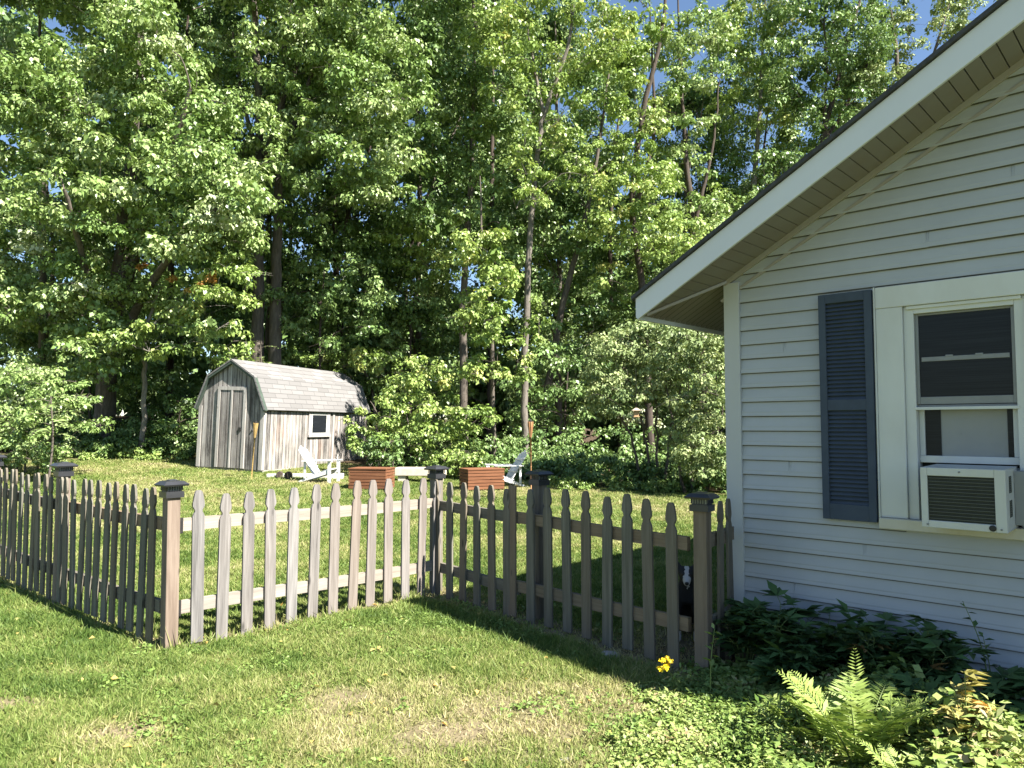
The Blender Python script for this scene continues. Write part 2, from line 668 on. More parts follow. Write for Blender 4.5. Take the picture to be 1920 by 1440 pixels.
def mat_trim(name, c, dirt, amt=0.35):
    m, nt, b, _ = new_mat(name)
    f = noise(nt, (2.5, 2.5, 1.2), 6, 0.65)
    f2 = noise(nt, (14, 14, 9), 5, 0.6)
    cc = mix(nt, math_n(nt, "MULTIPLY", ramp(nt, f, [(0.45, (0, 0, 0)), (0.75, (1, 1, 1))]), amt), c, dirt)
    cc = mix(nt, math_n(nt, "MULTIPLY", f2, amt * 0.35), cc, tuple(x * 0.8 for x in dirt))
    nt.links.new(cc, b.inputs["Base Color"])
    b.inputs["Roughness"].default_value = 0.5
    return m


M_TRIM = mat_trim("white_painted_trim", (0.58, 0.59, 0.56), (0.42, 0.40, 0.33))
M_SILL = mat_trim("stained_sill", (0.55, 0.53, 0.45), (0.34, 0.265, 0.14), 0.7)
M_FASCIA = mat_trim("white_aluminium_fascia", (0.60, 0.62, 0.65), (0.50, 0.50, 0.49), 0.2)
M_CORNER = mat_trim("grey_corner_board", (0.44, 0.45, 0.44), (0.36, 0.345, 0.31), 0.3)
M_SOFFIT = mat_trim("tan_soffit_panel", (0.235, 0.22, 0.195), (0.205, 0.155, 0.125), 0.6)
M_SOFFTRIM = mat_trim("tan_trim", (0.31, 0.295, 0.27), (0.26, 0.20, 0.16), 0.6)
M_DARK = mat_plain("dark_gap", (0.025, 0.025, 0.025), 0.9)
M_LAP_SHADE = mat_plain("painted_lap_shade", (0.11, 0.112, 0.11), 0.9, 0.4, 5)  # dark tone that paints in the shadow lines under the siding laps
M_ROOF = mat_plain("dark_roof_shingle", (0.045, 0.047, 0.05), 0.9, 0.35, 30)
M_SHUT = mat_plain("slate_blue_plastic", (0.054, 0.07, 0.096), 0.75, 0.12, 9, 0.0, 0.2)
M_SCREEN = mat_plain("grey_metal_sash", (0.20, 0.205, 0.20), 0.4, 0.1, 12)
M_CONC = mat_plain("grey_concrete", (0.30, 0.29, 0.27), 0.9, 0.15, 14)


def mat_glass_pane():
    m, nt, b, _ = new_mat("dark_screened_pane")
    f = noise(nt, (1.5, 1.5, 170), 2, 0.5)
    c = ramp(nt, f, [(0.4, (0.010, 0.012, 0.015)), (0.62, (0.018, 0.021, 0.025))])
    nt.links.new(c, b.inputs["Base Color"])
    b.inputs["Roughness"].default_value = 0.25
    b.inputs["Specular IOR Level"].default_value = 0.15
    return m


M_PANE = mat_glass_pane()
M_ACW = mat_trim("white_metal_casing", (0.52, 0.53, 0.505), (0.38, 0.355, 0.285), 0.4)
M_ACG = mat_plain("dark_condenser", (0.018, 0.022, 0.016), 0.7, 0.3, 40)
M_ACF = mat_plain("grey_louvre_fin", (0.085, 0.092, 0.075), 0.6)
M_PANEL = mat_plain("white_foam_board", (0.27, 0.275, 0.26), 0.8, 0.05, 4)
M_BLACK = mat_plain("black_rubber", (0.012, 0.012, 0.012), 0.6)

HC = (1.586, 5.39, 0.0)
HYAW = math.atan2(-0.682, 0.731)
SL = 0.559                 # roof slope
OV = 0.47                  # overhang at the eave
OG = 0.45                  # overhang at the gable
HW, HL = 10.2, 9.0
ZS = 2.355 + OV * SL       # height of the soffit plane where it meets the wall corner


def hloc(x, y, z=0.0):
    c, s = math.cos(HYAW), math.sin(HYAW)
    return Vector((HC[0] + c * x - s * y, HC[1] + s * x + c * y, z))


house = empty("house", HC, HYAW)
tag(house, "white clapboard house with tan soffit, gable eave and slate blue shutter", "house")

WX0, WX1, WZ0, WZ1 = 1.157, 1.79, 0.985, 2.29     # window opening (inside the casing)


def siding_wall():
    mb = MB()
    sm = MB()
    e = 0.1016
    z = 0.10
    k = 0
    rnd = random.Random(3)

    def gx(zz):
        return max(0.0, (zz - ZS) / SL)
    while z < ZS + SL * HW / 2:
        z1 = min(z + e, ZS + SL * HW / 2)
        a0 = gx(z + 0.01)
        spans = [(a0, HW - a0)]
        if z < WZ1 + 0.1 and z1 > WZ0 - 0.06:
            spans = [(a0, WX0 - 0.02), (WX1 + 0.02, HW - a0)]
        for (x0, x1) in spans:
            if x1 - x0 < 0.02:
                continue
            cuts = [x0] + [c for c in sorted(((k * 1.37) % 3.66) + 3.66 * m_ for m_ in range(4)) if x0 + 0.15 < c < x1 - 0.15] + [x1]
            for ci in range(len(cuts) - 1):
                xa, xb = cuts[ci] - (0.012 if ci else 0), cuts[ci + 1]
                o_ = -0.0012 * (ci % 2) + rnd.uniform(-0.0007, 0.0007)
                zz = z + rnd.uniform(-0.0012, 0.0012)
                pr = [(-0.0205, zz + 0.03), (-0.0205, zz + 0.0005), (-0.0235, zz), (-0.0240, zz + 0.004), (-0.0065, z1 - 0.008), (-0.0035, z1 + 0.05)]
                vs = [(xx, yy + o_, zq) for (yy, zq) in pr for xx in (xa, xb)]
                mb.add(vs, [(2 * i, 2 * i + 1, 2 * i + 3, 2 * i + 2) for i in range(len(pr) - 1)] + [(1, 3, 5, 7, 9, 11), (10, 8, 6, 4, 2, 0)])
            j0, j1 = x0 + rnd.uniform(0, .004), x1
            sm.add([(j0, -0.0112, z - 0.0065), (j1, -0.0112, z - 0.0065), (j1, -0.0102, z + 0.03), (j0, -0.0102, z + 0.03)], [(0, 1, 2, 3)])  # dark strip below each lap, standing in for the shadow it casts
        if z1 < ZS - 0.05:      # eave wall, facing -x
            vs = [(-0.016, HL, z), (-0.016, 0, z), (-0.003, 0, z1 + 0.004), (-0.003, HL, z1 + 0.004), (-0.001, HL, z), (-0.001, 0, z)]
            mb.add(vs, [(0, 1, 2, 3), (4, 5, 1, 0)])
            x = HW
            vs = [(x + 0.016, 0, z), (x + 0.016, HL, z), (x + 0.003, HL, z1 + 0.004), (x + 0.003, 0, z1 + 0.004)]
            mb.add(vs, [(0, 1, 2, 3)])
        z += e
        k += 1
    # back gable, plain
    mb.add([(0, HL, 0.1), (HW, HL, 0.1), (HW, HL, ZS), (HW / 2, HL, ZS + SL * HW / 2), (0, HL, ZS)], [(4, 3, 2, 1, 0)])
    sm.build("lap_shadow_strip", M_LAP_SHADE, house)
    return mb.build("wall", M_SIDING, house)


siding_wall()
mb = MB()
mb.box((0.02, 0.015, -0.4), (HW - 0.02, HL - 0.02, 0.13))
mb.build("foundation", M_CONC, house)
mb = MB()
mb.box((-0.034, -0.034, 0.09), (0.085, 0.001, ZS - 0.03))
mb.box((-0.034, 0.001, 0.09), (-0.001, 0.085, ZS - 0.03))
mb.build("corner_board", M_CORNER, house, 0.004)


def sz(x):
    """soffit height above wall-local x"""
    return ZS + SL * x if x < HW / 2 else ZS + SL * (HW - x)


CA = math.atan(SL)
# soffit: panels with fine grooves, all in the slope plane
mb = MB()
step = 0.077
x = -OV
Lr = HW / 2 + OV
k = 0
while x < HW / 2:
    x1 = min(x + step - 0.006, HW / 2)
    lift = 0.004 * ((k * 37) % 5) / 5
    # over the gable: from the fascia back to the wall (or to the mitre line for x<0)
    for (xa, xb) in ((x, x1),):
        def yb(xx):
            return 0.0 if xx >= 0 else OG / OV * xx
        za, zb = sz(xa) - 0.001, sz(xb) - 0.001
        mb.add([(xa, -OG, za), (xb, -OG, zb), (xb, yb(xb) - 0.002, zb), (xa, yb(xa) - 0.002, za),
                (xa, -OG, za + 0.012), (xb, -OG, zb + 0.012), (xb, yb(xb) - 0.002, zb + 0.012), (xa, yb(xa) - 0.002, za + 0.012)],
               [(0, 3, 2, 1), (4, 5, 6, 7), (1, 2, 6, 5), (0, 4, 7, 3)])
        mb.add([(HW - xa, -OG, za), (HW - xb, -OG, zb), (HW - xb, 0, zb), (HW - xa, 0, za)], [(0, 1, 2, 3)])
    x += step
    k += 1
y = -OG
while y < HL:
    y1 = y + step - 0.006
    x0a = 0.0 if y >= 0 else OV / OG * y
    x0b = 0.0 if y1 >= 0 else OV / OG * y1
    mb.add([(-OV, y, sz(-OV)), (-OV, y1, sz(-OV)), (x0b - 0.002, y1, sz(x0b) - 0.002), (x0a - 0.002, y, sz(x0a) - 0.002)], [(0, 3, 2, 1)])
    y += step
mb.build("soffit", M_SOFFIT, house)
mb = MB()
for sgn in (0, 1):
    def mx(xx):
        return xx if sgn == 0 else HW - xx
    mb.add([(mx(-OV), -OG, sz(-OV) + 0.014), (mx(HW / 2), -OG, sz(HW / 2) + 0.014), (mx(HW / 2), HL + OG, sz(HW / 2) + 0.014), (mx(-OV), HL + OG, sz(-OV) + 0.014)], [(0, 1, 2, 3)])
mb.build("soffit_backing", M_DARK, house)
# trim strips: mitre strip, strip under the soffit on the wall, frieze strip
mb = MB()
mb.bar((-OV + 0.03, -OG + 0.03, sz(-OV + 0.03) - 0.012), (0.0, -0.012, sz(0) - 0.012), 0.03, 0.022)
mb.bar((-0.03, -0.02, sz(0) - 0.035), (HW / 2, -0.02, sz(HW / 2) - 0.02), 0.034, 0.036)
mb.bar((-0.06, -0.012, sz(0) - 0.155), (HW / 2, -0.012, sz(HW / 2) - 0.14), 0.022, 0.022)
mb.build("frieze", M_SOFFTRIM, house, 0.003)
# fascia boards
mb = MB()
f0, f1 = -0.028, 0.142
for sgn in (1, -1):
    def fx(xx):
        return xx if sgn == 1 else HW - xx
    prof = [(fx(-OV - 0.03), sz(-OV - 0.03) + f0 + 0.03), (fx(-OV - 0.012), sz(-OV) + f0 + 0.0), (fx(HW / 2), sz(HW / 2) + f0), (fx(HW / 2), sz(HW / 2) + f1), (fx(-OV - 0.03), sz(-OV - 0.03) + f1)]
    if sgn == -1:
        prof = prof[::-1]
    mb.prism(prof, -OG - 0.022, -OG)
mb.build("rake_fascia", M_FASCIA, house, 0.003)
mb = MB()
mb.box((-OV - 0.03, -OG + 0.002, sz(-OV) - 0.03), (-OV - 0.004, HL, sz(-OV) + 0.12))
mb.build("eave_fascia", M_FASCIA, house, 0.003)
# roof
mb = MB()
for sgn in (1, -1):
    def fx(xx):
        return xx if sgn == 1 else HW - xx
    p = [(-OV - 0.055, sz(-OV - 0.055) + 0.146), (HW / 2, sz(HW / 2) + 0.146), (HW / 2, sz(HW / 2) + 0.176), (-OV - 0.055, sz(-OV - 0.055) + 0.172)]
    prof = [(fx(a), b) for a, b in p]
    if sgn == -1:
        prof = prof[::-1]
    mb.prism(prof, -OG - 0.045, HL + OG)
mb.build("roof", M_ROOF, house)

# window
win = empty("window", (0, 0, 0))
win.parent = house
W0, W1 = WX0 - 0.154, WX1 + 0.15
mb = MB()
mb.box((W0, -0.04, WZ0 + 0.005), (WX0, -0.001, WZ1))
mb.box((WX1, -0.04, WZ0 + 0.005), (W1, -0.001, WZ1))
mb.box((W0, -0.045, WZ1 + 0.0005), (W1, -0.001, WZ1 + 0.135))
mb.box((W0 - 0.012, -0.048, WZ0 + 0.0), (W0 - 0.0005, -0.002, WZ1 + 0.138))
mb.build("casing", M_TRIM, win, 0.004)
mb = MB()
mb.box((W0 - 0.004, -0.075, WZ0 - 0.062), (W1, 0.06, WZ0 + 0.004))
mb.build("sill", M_SILL, win, 0.005)
mb = MB()
fr = 0.058
mb.box((WX0 + 0.0005, -0.02, WZ0 + 0.0045), (WX0 + fr, 0.09, WZ1 - 0.001))
mb.box((WX1 - fr, -0.02, WZ0 + 0.0045), (WX1 - 0.0005, 0.09, WZ1 - 0.001))
mb.box((WX0 + fr, -0.022, WZ1 - 0.05), (WX1 - fr, 0.09, WZ1 - 0.001))
mb.box((WX0 + 0.02, -0.034, WZ1 - 0.022), (WX1 - 0.02, -0.0225, WZ1 - 0.001))
mb.build("frame", M_TRIM, win, 0.003)
a0, a1 = WX0 + fr + 0.001, WX1 - fr - 0.001
zt, zm, zl = WZ1 - 0.051, 1.655, 1.375
mb = MB()      # outer screen/storm sash, grey metal
mb.box((a0, 0.0, zm + 0.03), (a0 + 0.018, 0.022, zt))
mb.box((a1 - 0.018, 0.0, zm + 0.03), (a1, 0.022, zt))
mb.box((a0 + 0.018, 0.001, zm + 0.03), (a1 - 0.018, 0.022, zm + 0.075))
mb.box((a0 + 0.018, 0.001, zt - 0.012), (a1 - 0.018, 0.022, zt))
mb.box((a0 + 0.001, 0.006, zm + 0.014), (a1 - 0.001, 0.028, zm + 0.027))
mb.build("upper_sash", M_SCREEN, win, 0.002)
mb = MB()
mb.box((a0 + 0.018, 0.010, zm + 0.075), (a1 - 0.018, 0.014, zt - 0.012))
mb.build("pane", M_PANE, win)
mb = MB()
mb.box((a0 + 0.03, 0.004, 1.945), (a1 - 0.03, 0.0095, 1.972))
mb.box((a0 + 0.16, 0.002, 1.967), (a0 + 0.20, 0.0097, 1.98))
mb.box((a1 - 0.20, 0.002, 1.967), (a1 - 0.16, 0.0097, 1.98))
mb.build("sash_rail", M_SCREEN, win, 0.002)
mb = MB()
mb.box((WX0 + fr - 0.01, -0.024, zm - 0.004), (WX1 - fr + 0.01, -0.002, zm + 0.014))
mb.build("storm_bar", M_TRIM, win, 0.002)
mb = MB()
mb.box((a0, 0.03, zl), (a0 + 0.03, 0.06, zm))
mb.box((a1 - 0.03, 0.03, zl), (a1, 0.06, zm))
mb.box((a0, 0.022, zl - 0.042), (a1, 0.06, zl))
mb.build("lower_sash", M_TRIM, win, 0.003)
mb = MB()
mb.box((a0 + 0.03, 0.045, zl), (a0 + 0.115, 0.049, zm))
mb.build("pane", M_PANE, win)
mb = MB()
mb.box((a1 - 0.06, 0.045, zl), (a1 - 0.03, 0.049, zm))
mb.build("pane", M_PANE, win)
mb = MB()
mb.box((a0 + 0.10, 0.050, zl - 0.02), (a1 - 0.05, 0.062, zm))
mb.box((a0 + 0.2, 0.0475, zl + 0.13), (a0 + 0.22, 0.0505, zl + 0.136))
mb.box((a1 - 0.16, 0.0475, zl + 0.13), (a1 - 0.14, 0.0505, zl + 0.136))
mb.build("window_panel", M_PANEL, win)
mb = MB()
mb.box((WX0, 0.10, WZ0), (WX1, 0.12, WZ1))
mb.build("dark_lining", M_DARK, win)

# shutter
sh = empty("shutter", (0, 0, 0))
sh.parent = house
S0, S1, Z0, Z1 = 0.655, 0.985, 0.955, 2.415
yo, yi = -0.064, -0.029
st = 0.045
zmid = (1.655, 1.725)
mb = MB()
mb.box((S0, yo, Z0), (S0 + st, yi, Z1))
mb.box((S1 - st, yo, Z0), (S1, yi, Z1))
mb.box((S0 + st, yo + 0.002, Z0), (S1 - st, yi, Z0 + 0.10))
mb.box((S0 + st, yo + 0.002, Z1 - 0.06), (S1 - st, yi, Z1))
mb.box((S0 + st, yo + 0.002, zmid[0]), (S1 - st, yi, zmid[1]))
mb.box((S0 + st, yi - 0.006, Z0 + 0.05), (S1 - st, yi - 0.002, Z1 - 0.05))
mb.build("shutter_frame", M_SHUT, sh, 0.003)
mb = MB()
for (za, zb) in ((Z0 + 0.10, zmid[0]), (zmid[1], Z1 - 0.06)):
    n = int(round((zb - za) / 0.0268))
    for i in range(n):
        z = za + (i + 0.5) * (zb - za) / n
        M = Matrix.Translation((0, (yo + yi) / 2 + 0.004, z)) @ Matrix.Rotation(R(48), 4, "X")
        mb.box((S0 + st, -0.0175, -0.0015), (S1 - st, 0.0175, 0.0015), M)
mb.build("louvers", M_SHUT, sh)

# air conditioner in the window
ac = empty("air_conditioner", hloc(1.51, 0, WZ0 + 0.006), HYAW)
tag(ac, "white window air conditioner with dark grille resting on the sill", "air conditioner")
ac.rotation_euler = (R(1.0), 0, HYAW)
aw, ah, yf, ybk = 0.205, 0.335, -0.325, 0.03
b_ = 0.045
mb = MB()
mb.box((-aw, yf, 0.0), (-aw + 0.035, yf + 0.02, ah))
mb.box((aw - 0.052, yf, 0.0), (aw, yf + 0.02, ah))
mb.box((-aw + 0.035, yf, ah - 0.045), (aw - 0.052, yf + 0.02, ah))
mb.box((-aw + 0.035, yf, 0.0), (aw - 0.052, yf + 0.02, 0.04))
mb.box((-aw, yf + 0.02, ah - 0.006), (aw, ybk, ah))
mb.box((-aw, yf + 0.02, 0.0), (aw, ybk, 0.006))
mb.box((-aw, yf + 0.02, 0.006), (-aw + 0.006, ybk, ah - 0.006))
mb.box((aw - 0.006, yf + 0.02, 0.006), (aw, ybk, ah - 0.006))
mb.build("casing", M_ACW, ac, 0.004)
gr = MB()
gr.box((-aw + 0.012, yf + 0.012, 0.03), (aw - 0.03, yf + 0.0185, ah - 0.03))
gro = gr.build("grille", M_ACG, ac)
mb = MB()
for i in range(13):
    z = 0.052 + i * (ah - 0.11) / 12
    mb.box((-aw + 0.036, yf + 0.004, z - 0.0014), (aw - 0.053, yf + 0.0115, z + 0.0014))
mb.build("fins", M_ACF, gro)
for (za, zb) in ((0.075, 0.165), (0.205, 0.295)):
    mb = MB()
    mb.box((aw - 0.004, yf + 0.085, za), (aw + 0.0015, yf + 0.15, zb))
    v = mb.build("side_vent", M_ACG, ac)
    mb = MB()
    for i in range(7):
        z = za + 0.008 + i * (zb - za - 0.016) / 6
        mb.box((aw + 0.0016, yf + 0.087, z - 0.002), (aw + 0.003, yf + 0.148, z + 0.002))
    mb.build("vent_slats", M_ACF, v)
mb = MB()
mb.lathe([(0.017, -0.006), (0.017, 0.004), (0.011, 0.006)], 14, Matrix.Translation((aw - 0.066, yf - 0.002, 0.022)) @ Matrix.Rotation(R(90), 4, "X"))
mb.build("drain_plug", M_BLACK, ac)
for (sx, szz) in ((-aw + 0.03, 0.018), (aw - 0.026, 0.018), (-0.01, ah - 0.02)):
    mb = MB()
    mb.lathe([(0.0055, 0), (0.0055, 0.003), (0.003, 0.0045)], 8, Matrix.Translation((sx, yf - 0.0005, szz)) @ Matrix.Rotation(R(90), 4, "X"))
    mb.build("screw", M_SCREEN, ac)
mb = MB()
for i in range(9):
    mb.box((aw + 0.002, -0.10 + i * 0.012, 0.02), (aw + 0.05, -0.094 + i * 0.012, ah - 0.02))
mb.box((aw + 0.002, 0.010, 0.01), (aw + 0.075, 0.02, ah - 0.01))
mb.build("side_curtain", M_PANEL, ac)

# ------------------------------------------------------------------ fences
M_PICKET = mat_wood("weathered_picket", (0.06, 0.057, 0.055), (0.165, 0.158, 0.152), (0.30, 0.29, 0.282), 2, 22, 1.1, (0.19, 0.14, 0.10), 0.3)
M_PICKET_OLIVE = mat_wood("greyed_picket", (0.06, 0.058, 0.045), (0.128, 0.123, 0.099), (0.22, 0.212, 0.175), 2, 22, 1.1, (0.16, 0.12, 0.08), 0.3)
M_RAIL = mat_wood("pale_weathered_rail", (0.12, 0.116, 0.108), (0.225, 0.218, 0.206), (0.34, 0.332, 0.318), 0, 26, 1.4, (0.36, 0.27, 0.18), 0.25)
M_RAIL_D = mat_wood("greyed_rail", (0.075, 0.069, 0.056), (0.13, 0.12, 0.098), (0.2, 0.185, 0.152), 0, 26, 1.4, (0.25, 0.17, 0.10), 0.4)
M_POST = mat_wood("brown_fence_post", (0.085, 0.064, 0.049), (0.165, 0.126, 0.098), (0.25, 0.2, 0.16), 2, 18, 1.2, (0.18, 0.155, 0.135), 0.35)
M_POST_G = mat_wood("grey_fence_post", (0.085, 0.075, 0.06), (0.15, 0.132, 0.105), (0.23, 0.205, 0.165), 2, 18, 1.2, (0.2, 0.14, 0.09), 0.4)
M_CAP = mat_plain("black_plastic_cap", (0.028, 0.029, 0.032), 0.35, 0.15, 20)
M_PV = mat_plain("solar_panel", (0.05, 0.055, 0.075), 0.25, 0.2, 20)
M_LENS = mat_plain("clear_lens", (0.32, 0.34, 0.30), 0.2, 0.1, 20)
M_IRON = mat_plain("black_iron", (0.03, 0.028, 0.026), 0.55, 0.3, 30, 0.3)

PROF = [(0.0435, 0), (0.0435, 0.885), (0.036, 0.905), (0.0265, 0.918), (0.0265, 0.932), (0.036, 0.946), (0.0425, 0.962), (0.0415, 0.985), (0.030, 1.045), (0.022, 1.065), (0.012, 1.072)]


def picket_mesh(mat):
    mb = MB()
    prof = [(-x, z) for x, z in PROF][::-1][len(PROF):] + [(x, z) for x, z in PROF] + [(-x, z) for x, z in PROF[::-1]]
    mb.prism(prof, 0.0, 0.017)
    o = mb.build("picket_proto", mat, None, 0.0)
    me = o.data
    bpy.data.objects.remove(o)
    return me


PICK_A = picket_mesh(M_PICKET)
PICK_B = picket_mesh(M_PICKET_OLIVE)
rnp = random.Random(21)


def add_pickets(root, xs, zlo, me, y=-0.055, lean=0.8):
    """xs along the fence; pickets face local -y"""
    for x in xs:
        o = bpy.data.objects.new("picket", me)
        o.location = (x + rnp.uniform(-0.006, 0.006), y - 0.004 + rnp.uniform(-0.002, 0.002), zlo(x) + rnp.uniform(-0.02, 0.018))
        o.rotation_euler = (R(rnp.uniform(-0.5, 0.5)), R(rnp.gauss(0, lean)), R(rnp.uniform(-2, 2)))
        link(o, root)


def rail(root, x0, x1, z0, z1, mat, h=0.088):
    mb = MB()
    n = 6
    pts = [(x0 + (x1 - x0) * i / n, z0 + (z1 - z0) * i / n + (0.004 * math.sin(i * 1.3))) for i in range(n + 1)]
    for (xa, za), (xb, zb) in zip(pts, pts[1:]):
        vs = [(xa, -0.037, za), (xb, -0.037, zb), (xb, 0.0, zb), (xa, 0.0, za), (xa, -0.037, za + h), (xb, -0.037, zb + h), (xb, 0.0, zb + h), (xa, 0.0, za + h)]
        mb.add(vs, [(0, 3, 2, 1), (4, 5, 6, 7), (0, 1, 5, 4), (2, 3, 7, 6)])
    mb.add([(x0, -0.037, z0), (x0, 0, z0), (x0, 0, z0 + h), (x0, -0.037, z0 + h)], [(0, 3, 2, 1)])
    mb.add([(x1, -0.037, z1), (x1, 0, z1), (x1, 0, z1 + h), (x1, -0.037, z1 + h)], [(0, 1, 2, 3)])
    return mb.build("rail", mat, root)


def post(root, x, y, h, mat, cap=True, w=0.09, zb=-0.3, lean=0.0):
    mb = MB()
    mb.box((-w / 2, -w / 2, zb), (w / 2, w / 2, h))
    p = mb.build("post", mat, root, 0.004, loc=(x, y, 0))
    p.rotation_euler = (0, R(lean), 0)
    if cap:
        cm = MB()
        cw = 0.062
        cm.box((-cw, -cw, h - 0.03), (cw, cw, h + 0.012))
        cm.box((-0.05, -0.05, h + 0.012), (0.05, 0.05, h + 0.018))
        # fluted cage round the lens
        for i in range(7):
            t = -0.051 + i * 0.017
            for (a, b) in ((t, -0.053), (t, 0.053)):
                cm.box((a - 0.0035, b - 0.003, h + 0.0185), (a + 0.0035, b + 0.003, h + 0.05))
            for (a, b) in ((-0.053, t), (0.053, t)):
                if abs(t) < 0.05:
                    cm.box((a - 0.003, b - 0.0035, h + 0.0185), (a + 0.003, b + 0.0035, h + 0.05))
        # flared roof
        q0, q1, q2 = 0.088, 0.060, 0.03
        zz = h + 0.05
        vs = []
        for q, z in ((q0 - 0.006, zz), (q0, zz + 0.012), (q1, zz + 0.034), (q2, zz + 0.040)):
            vs += [(-q, -q, z), (q, -q, z), (q, q, z), (-q, q, z)]
        fs = [(3, 2, 1, 0), (12, 13, 14, 15)]
        for r_ in range(3):
            for k_ in range(4):
                l_ = (k_ + 1) % 4
                fs.append((r_ * 4 + k_, r_ * 4 + l_, r_ * 4 + 4 + l_, r_ * 4 + 4 + k_))
        cm.add(vs, fs)
        c = cm.build("post_cap", M_CAP, p)
        lm = MB()
        lm.box((-0.047, -0.047, h + 0.0185), (0.047, 0.047, h + 0.0498))
        lm.build("lens", M_LENS, p)
        pm = MB()
        pm.box((-0.026, -0.026, h + 0.0905), (0.026, 0.026, h + 0.094))
        pm.build("solar_panel", M_PV, p)
    return p


def bracket(root, x, y, z):
    mb = MB()
    mb.box((x - 0.004, y - 0.045, z - 0.012), (x + 0.02, y - 0.0385, z + 0.10))
    mb.box((x - 0.004, y - 0.045, z - 0.012), (x + 0.02, y + 0.004, z - 0.006))
    mb.build("bracket", M_IRON, root)


P0 = Vector((-2.40, 5.30, 0))
P1 = Vector((-0.71, 7.11, 0))
P2 = Vector((1.22, 4.88, 0))
GRP = "weathered picket fence runs round the yard"

# left run: local x runs away from the corner post, local -y faces the front lawn
dl = Vector((-3.02, 2.60, 0)).normalized()
# outward normal (-.65,-.75): local -y; local x must satisfy right-handed: x = from far end towards corner
fl = empty("picket_fence", P0, math.atan2(-dl.y, -dl.x))
tag(fl, "longest picket fence run, its shaded side to the lawn at far left", "picket fence", GRP)
def zfl(x):
    p = P0 + dl * (-x)
    return g1(p.x, p.y) + 0.035
xs = [-(0.178 + 0.163 * i) for i in range(12)] + [-(2.03 + 0.155 + 0.163 * i) for i in range(11)] + [-(3.98 + 0.155 + 0.163 * i) for i in range(11)] + [-(5.93 + 0.155 + 0.163 * i) for i in range(6)]
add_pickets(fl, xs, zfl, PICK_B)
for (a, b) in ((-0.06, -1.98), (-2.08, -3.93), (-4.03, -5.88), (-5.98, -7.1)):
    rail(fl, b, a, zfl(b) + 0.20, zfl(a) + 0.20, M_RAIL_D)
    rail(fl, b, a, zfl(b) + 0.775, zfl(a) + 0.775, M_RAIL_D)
for x, ln in ((-2.03, 0.6), (-3.98, -0.5), (-5.93, 0.2)):
    post(fl, x, -0.02, 1.11 + zfl(x), M_POST, lean=ln)

# middle run: from the corner post back to the inner corner, sunlit side out
dm = (P1 - P0).normalized()
fm = empty("picket_fence", P0, math.atan2(dm.y, dm.x))
tag(fm, "sunlit front-facing picket fence run between brown corner post and inner corner", "picket fence", GRP)
def zfm(x):
    p = P0 + dm * x
    return g1(p.x, p.y) + 0.0
Lm = (P1 - P0).length
add_pickets(fm, [0.178 + 0.188 * i for i in range(13)], zfm, PICK_A, lean=1.1)
rail(fm, 0.06, Lm - 0.05, zfm(0) + 0.23, zfm(Lm) + 0.22, M_RAIL)
rail(fm, 0.06, Lm - 0.05, zfm(0) + 0.805, zfm(Lm) + 0.80, M_RAIL)
for z in (0.23, 0.805):
    bracket(fm, 0.048, 0.0, zfm(0) + z - 0.003)
post(fm, 0, -0.02, 1.085, M_POST, lean=-0.4)
post(fm, Lm + 0.02, 0.03, 1.09, M_POST_G)

# right panel and gate, both in the house's shade
dr = (P2 - P1).normalized()
fr_ = empty("picket_fence", P1, math.atan2(dr.y, dr.x))
tag(fr_, "short shaded picket fence panel between inner corner and gate", "picket fence", GRP)
def zfr(x):
    p = P1 + dr * x
    return g1(p.x, p.y) - 0.01
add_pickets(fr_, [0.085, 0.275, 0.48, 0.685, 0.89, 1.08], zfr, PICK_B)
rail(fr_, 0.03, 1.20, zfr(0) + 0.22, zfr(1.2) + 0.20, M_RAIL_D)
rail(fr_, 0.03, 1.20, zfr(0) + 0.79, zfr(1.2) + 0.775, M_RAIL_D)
post(fr_, 1.30, 0.11, 1.10, M_POST_G)
gate = empty("garden_gate", P1 + dr * 1.15, math.atan2(dr.y, dr.x))
tag(gate, "shaded picket gate hung on the post by the house corner", "gate")
def zg(x):
    return -0.01
mb = MB()
mb.box((-0.043, -0.06, 0.0), (0.043, -0.041, 1.065))
mb.build("stile", M_POST_G, gate, 0.004)
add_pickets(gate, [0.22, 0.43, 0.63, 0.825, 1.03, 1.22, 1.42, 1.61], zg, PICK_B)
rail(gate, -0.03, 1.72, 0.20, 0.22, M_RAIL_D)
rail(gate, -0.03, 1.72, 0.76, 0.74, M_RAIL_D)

ds = Vector((0.34, 0.47, 0)).normalized()
fs_ = empty("picket_fence", P2, math.atan2(ds.y, ds.x))
tag(fs_, "stub of picket fence with capped post touching the house corner", "picket fence", GRP)
def zst(x):
    return 0.0
post(fs_, 0, -0.01, 1.035, M_POST_G, lean=0.5)
add_pickets(fs_, [0.19, 0.40], zst, PICK_B)
rail(fs_, 0.05, 0.52, 0.22, 0.22, M_RAIL_D)
rail(fs_, 0.05, 0.52, 0.76, 0.76, M_RAIL_D)

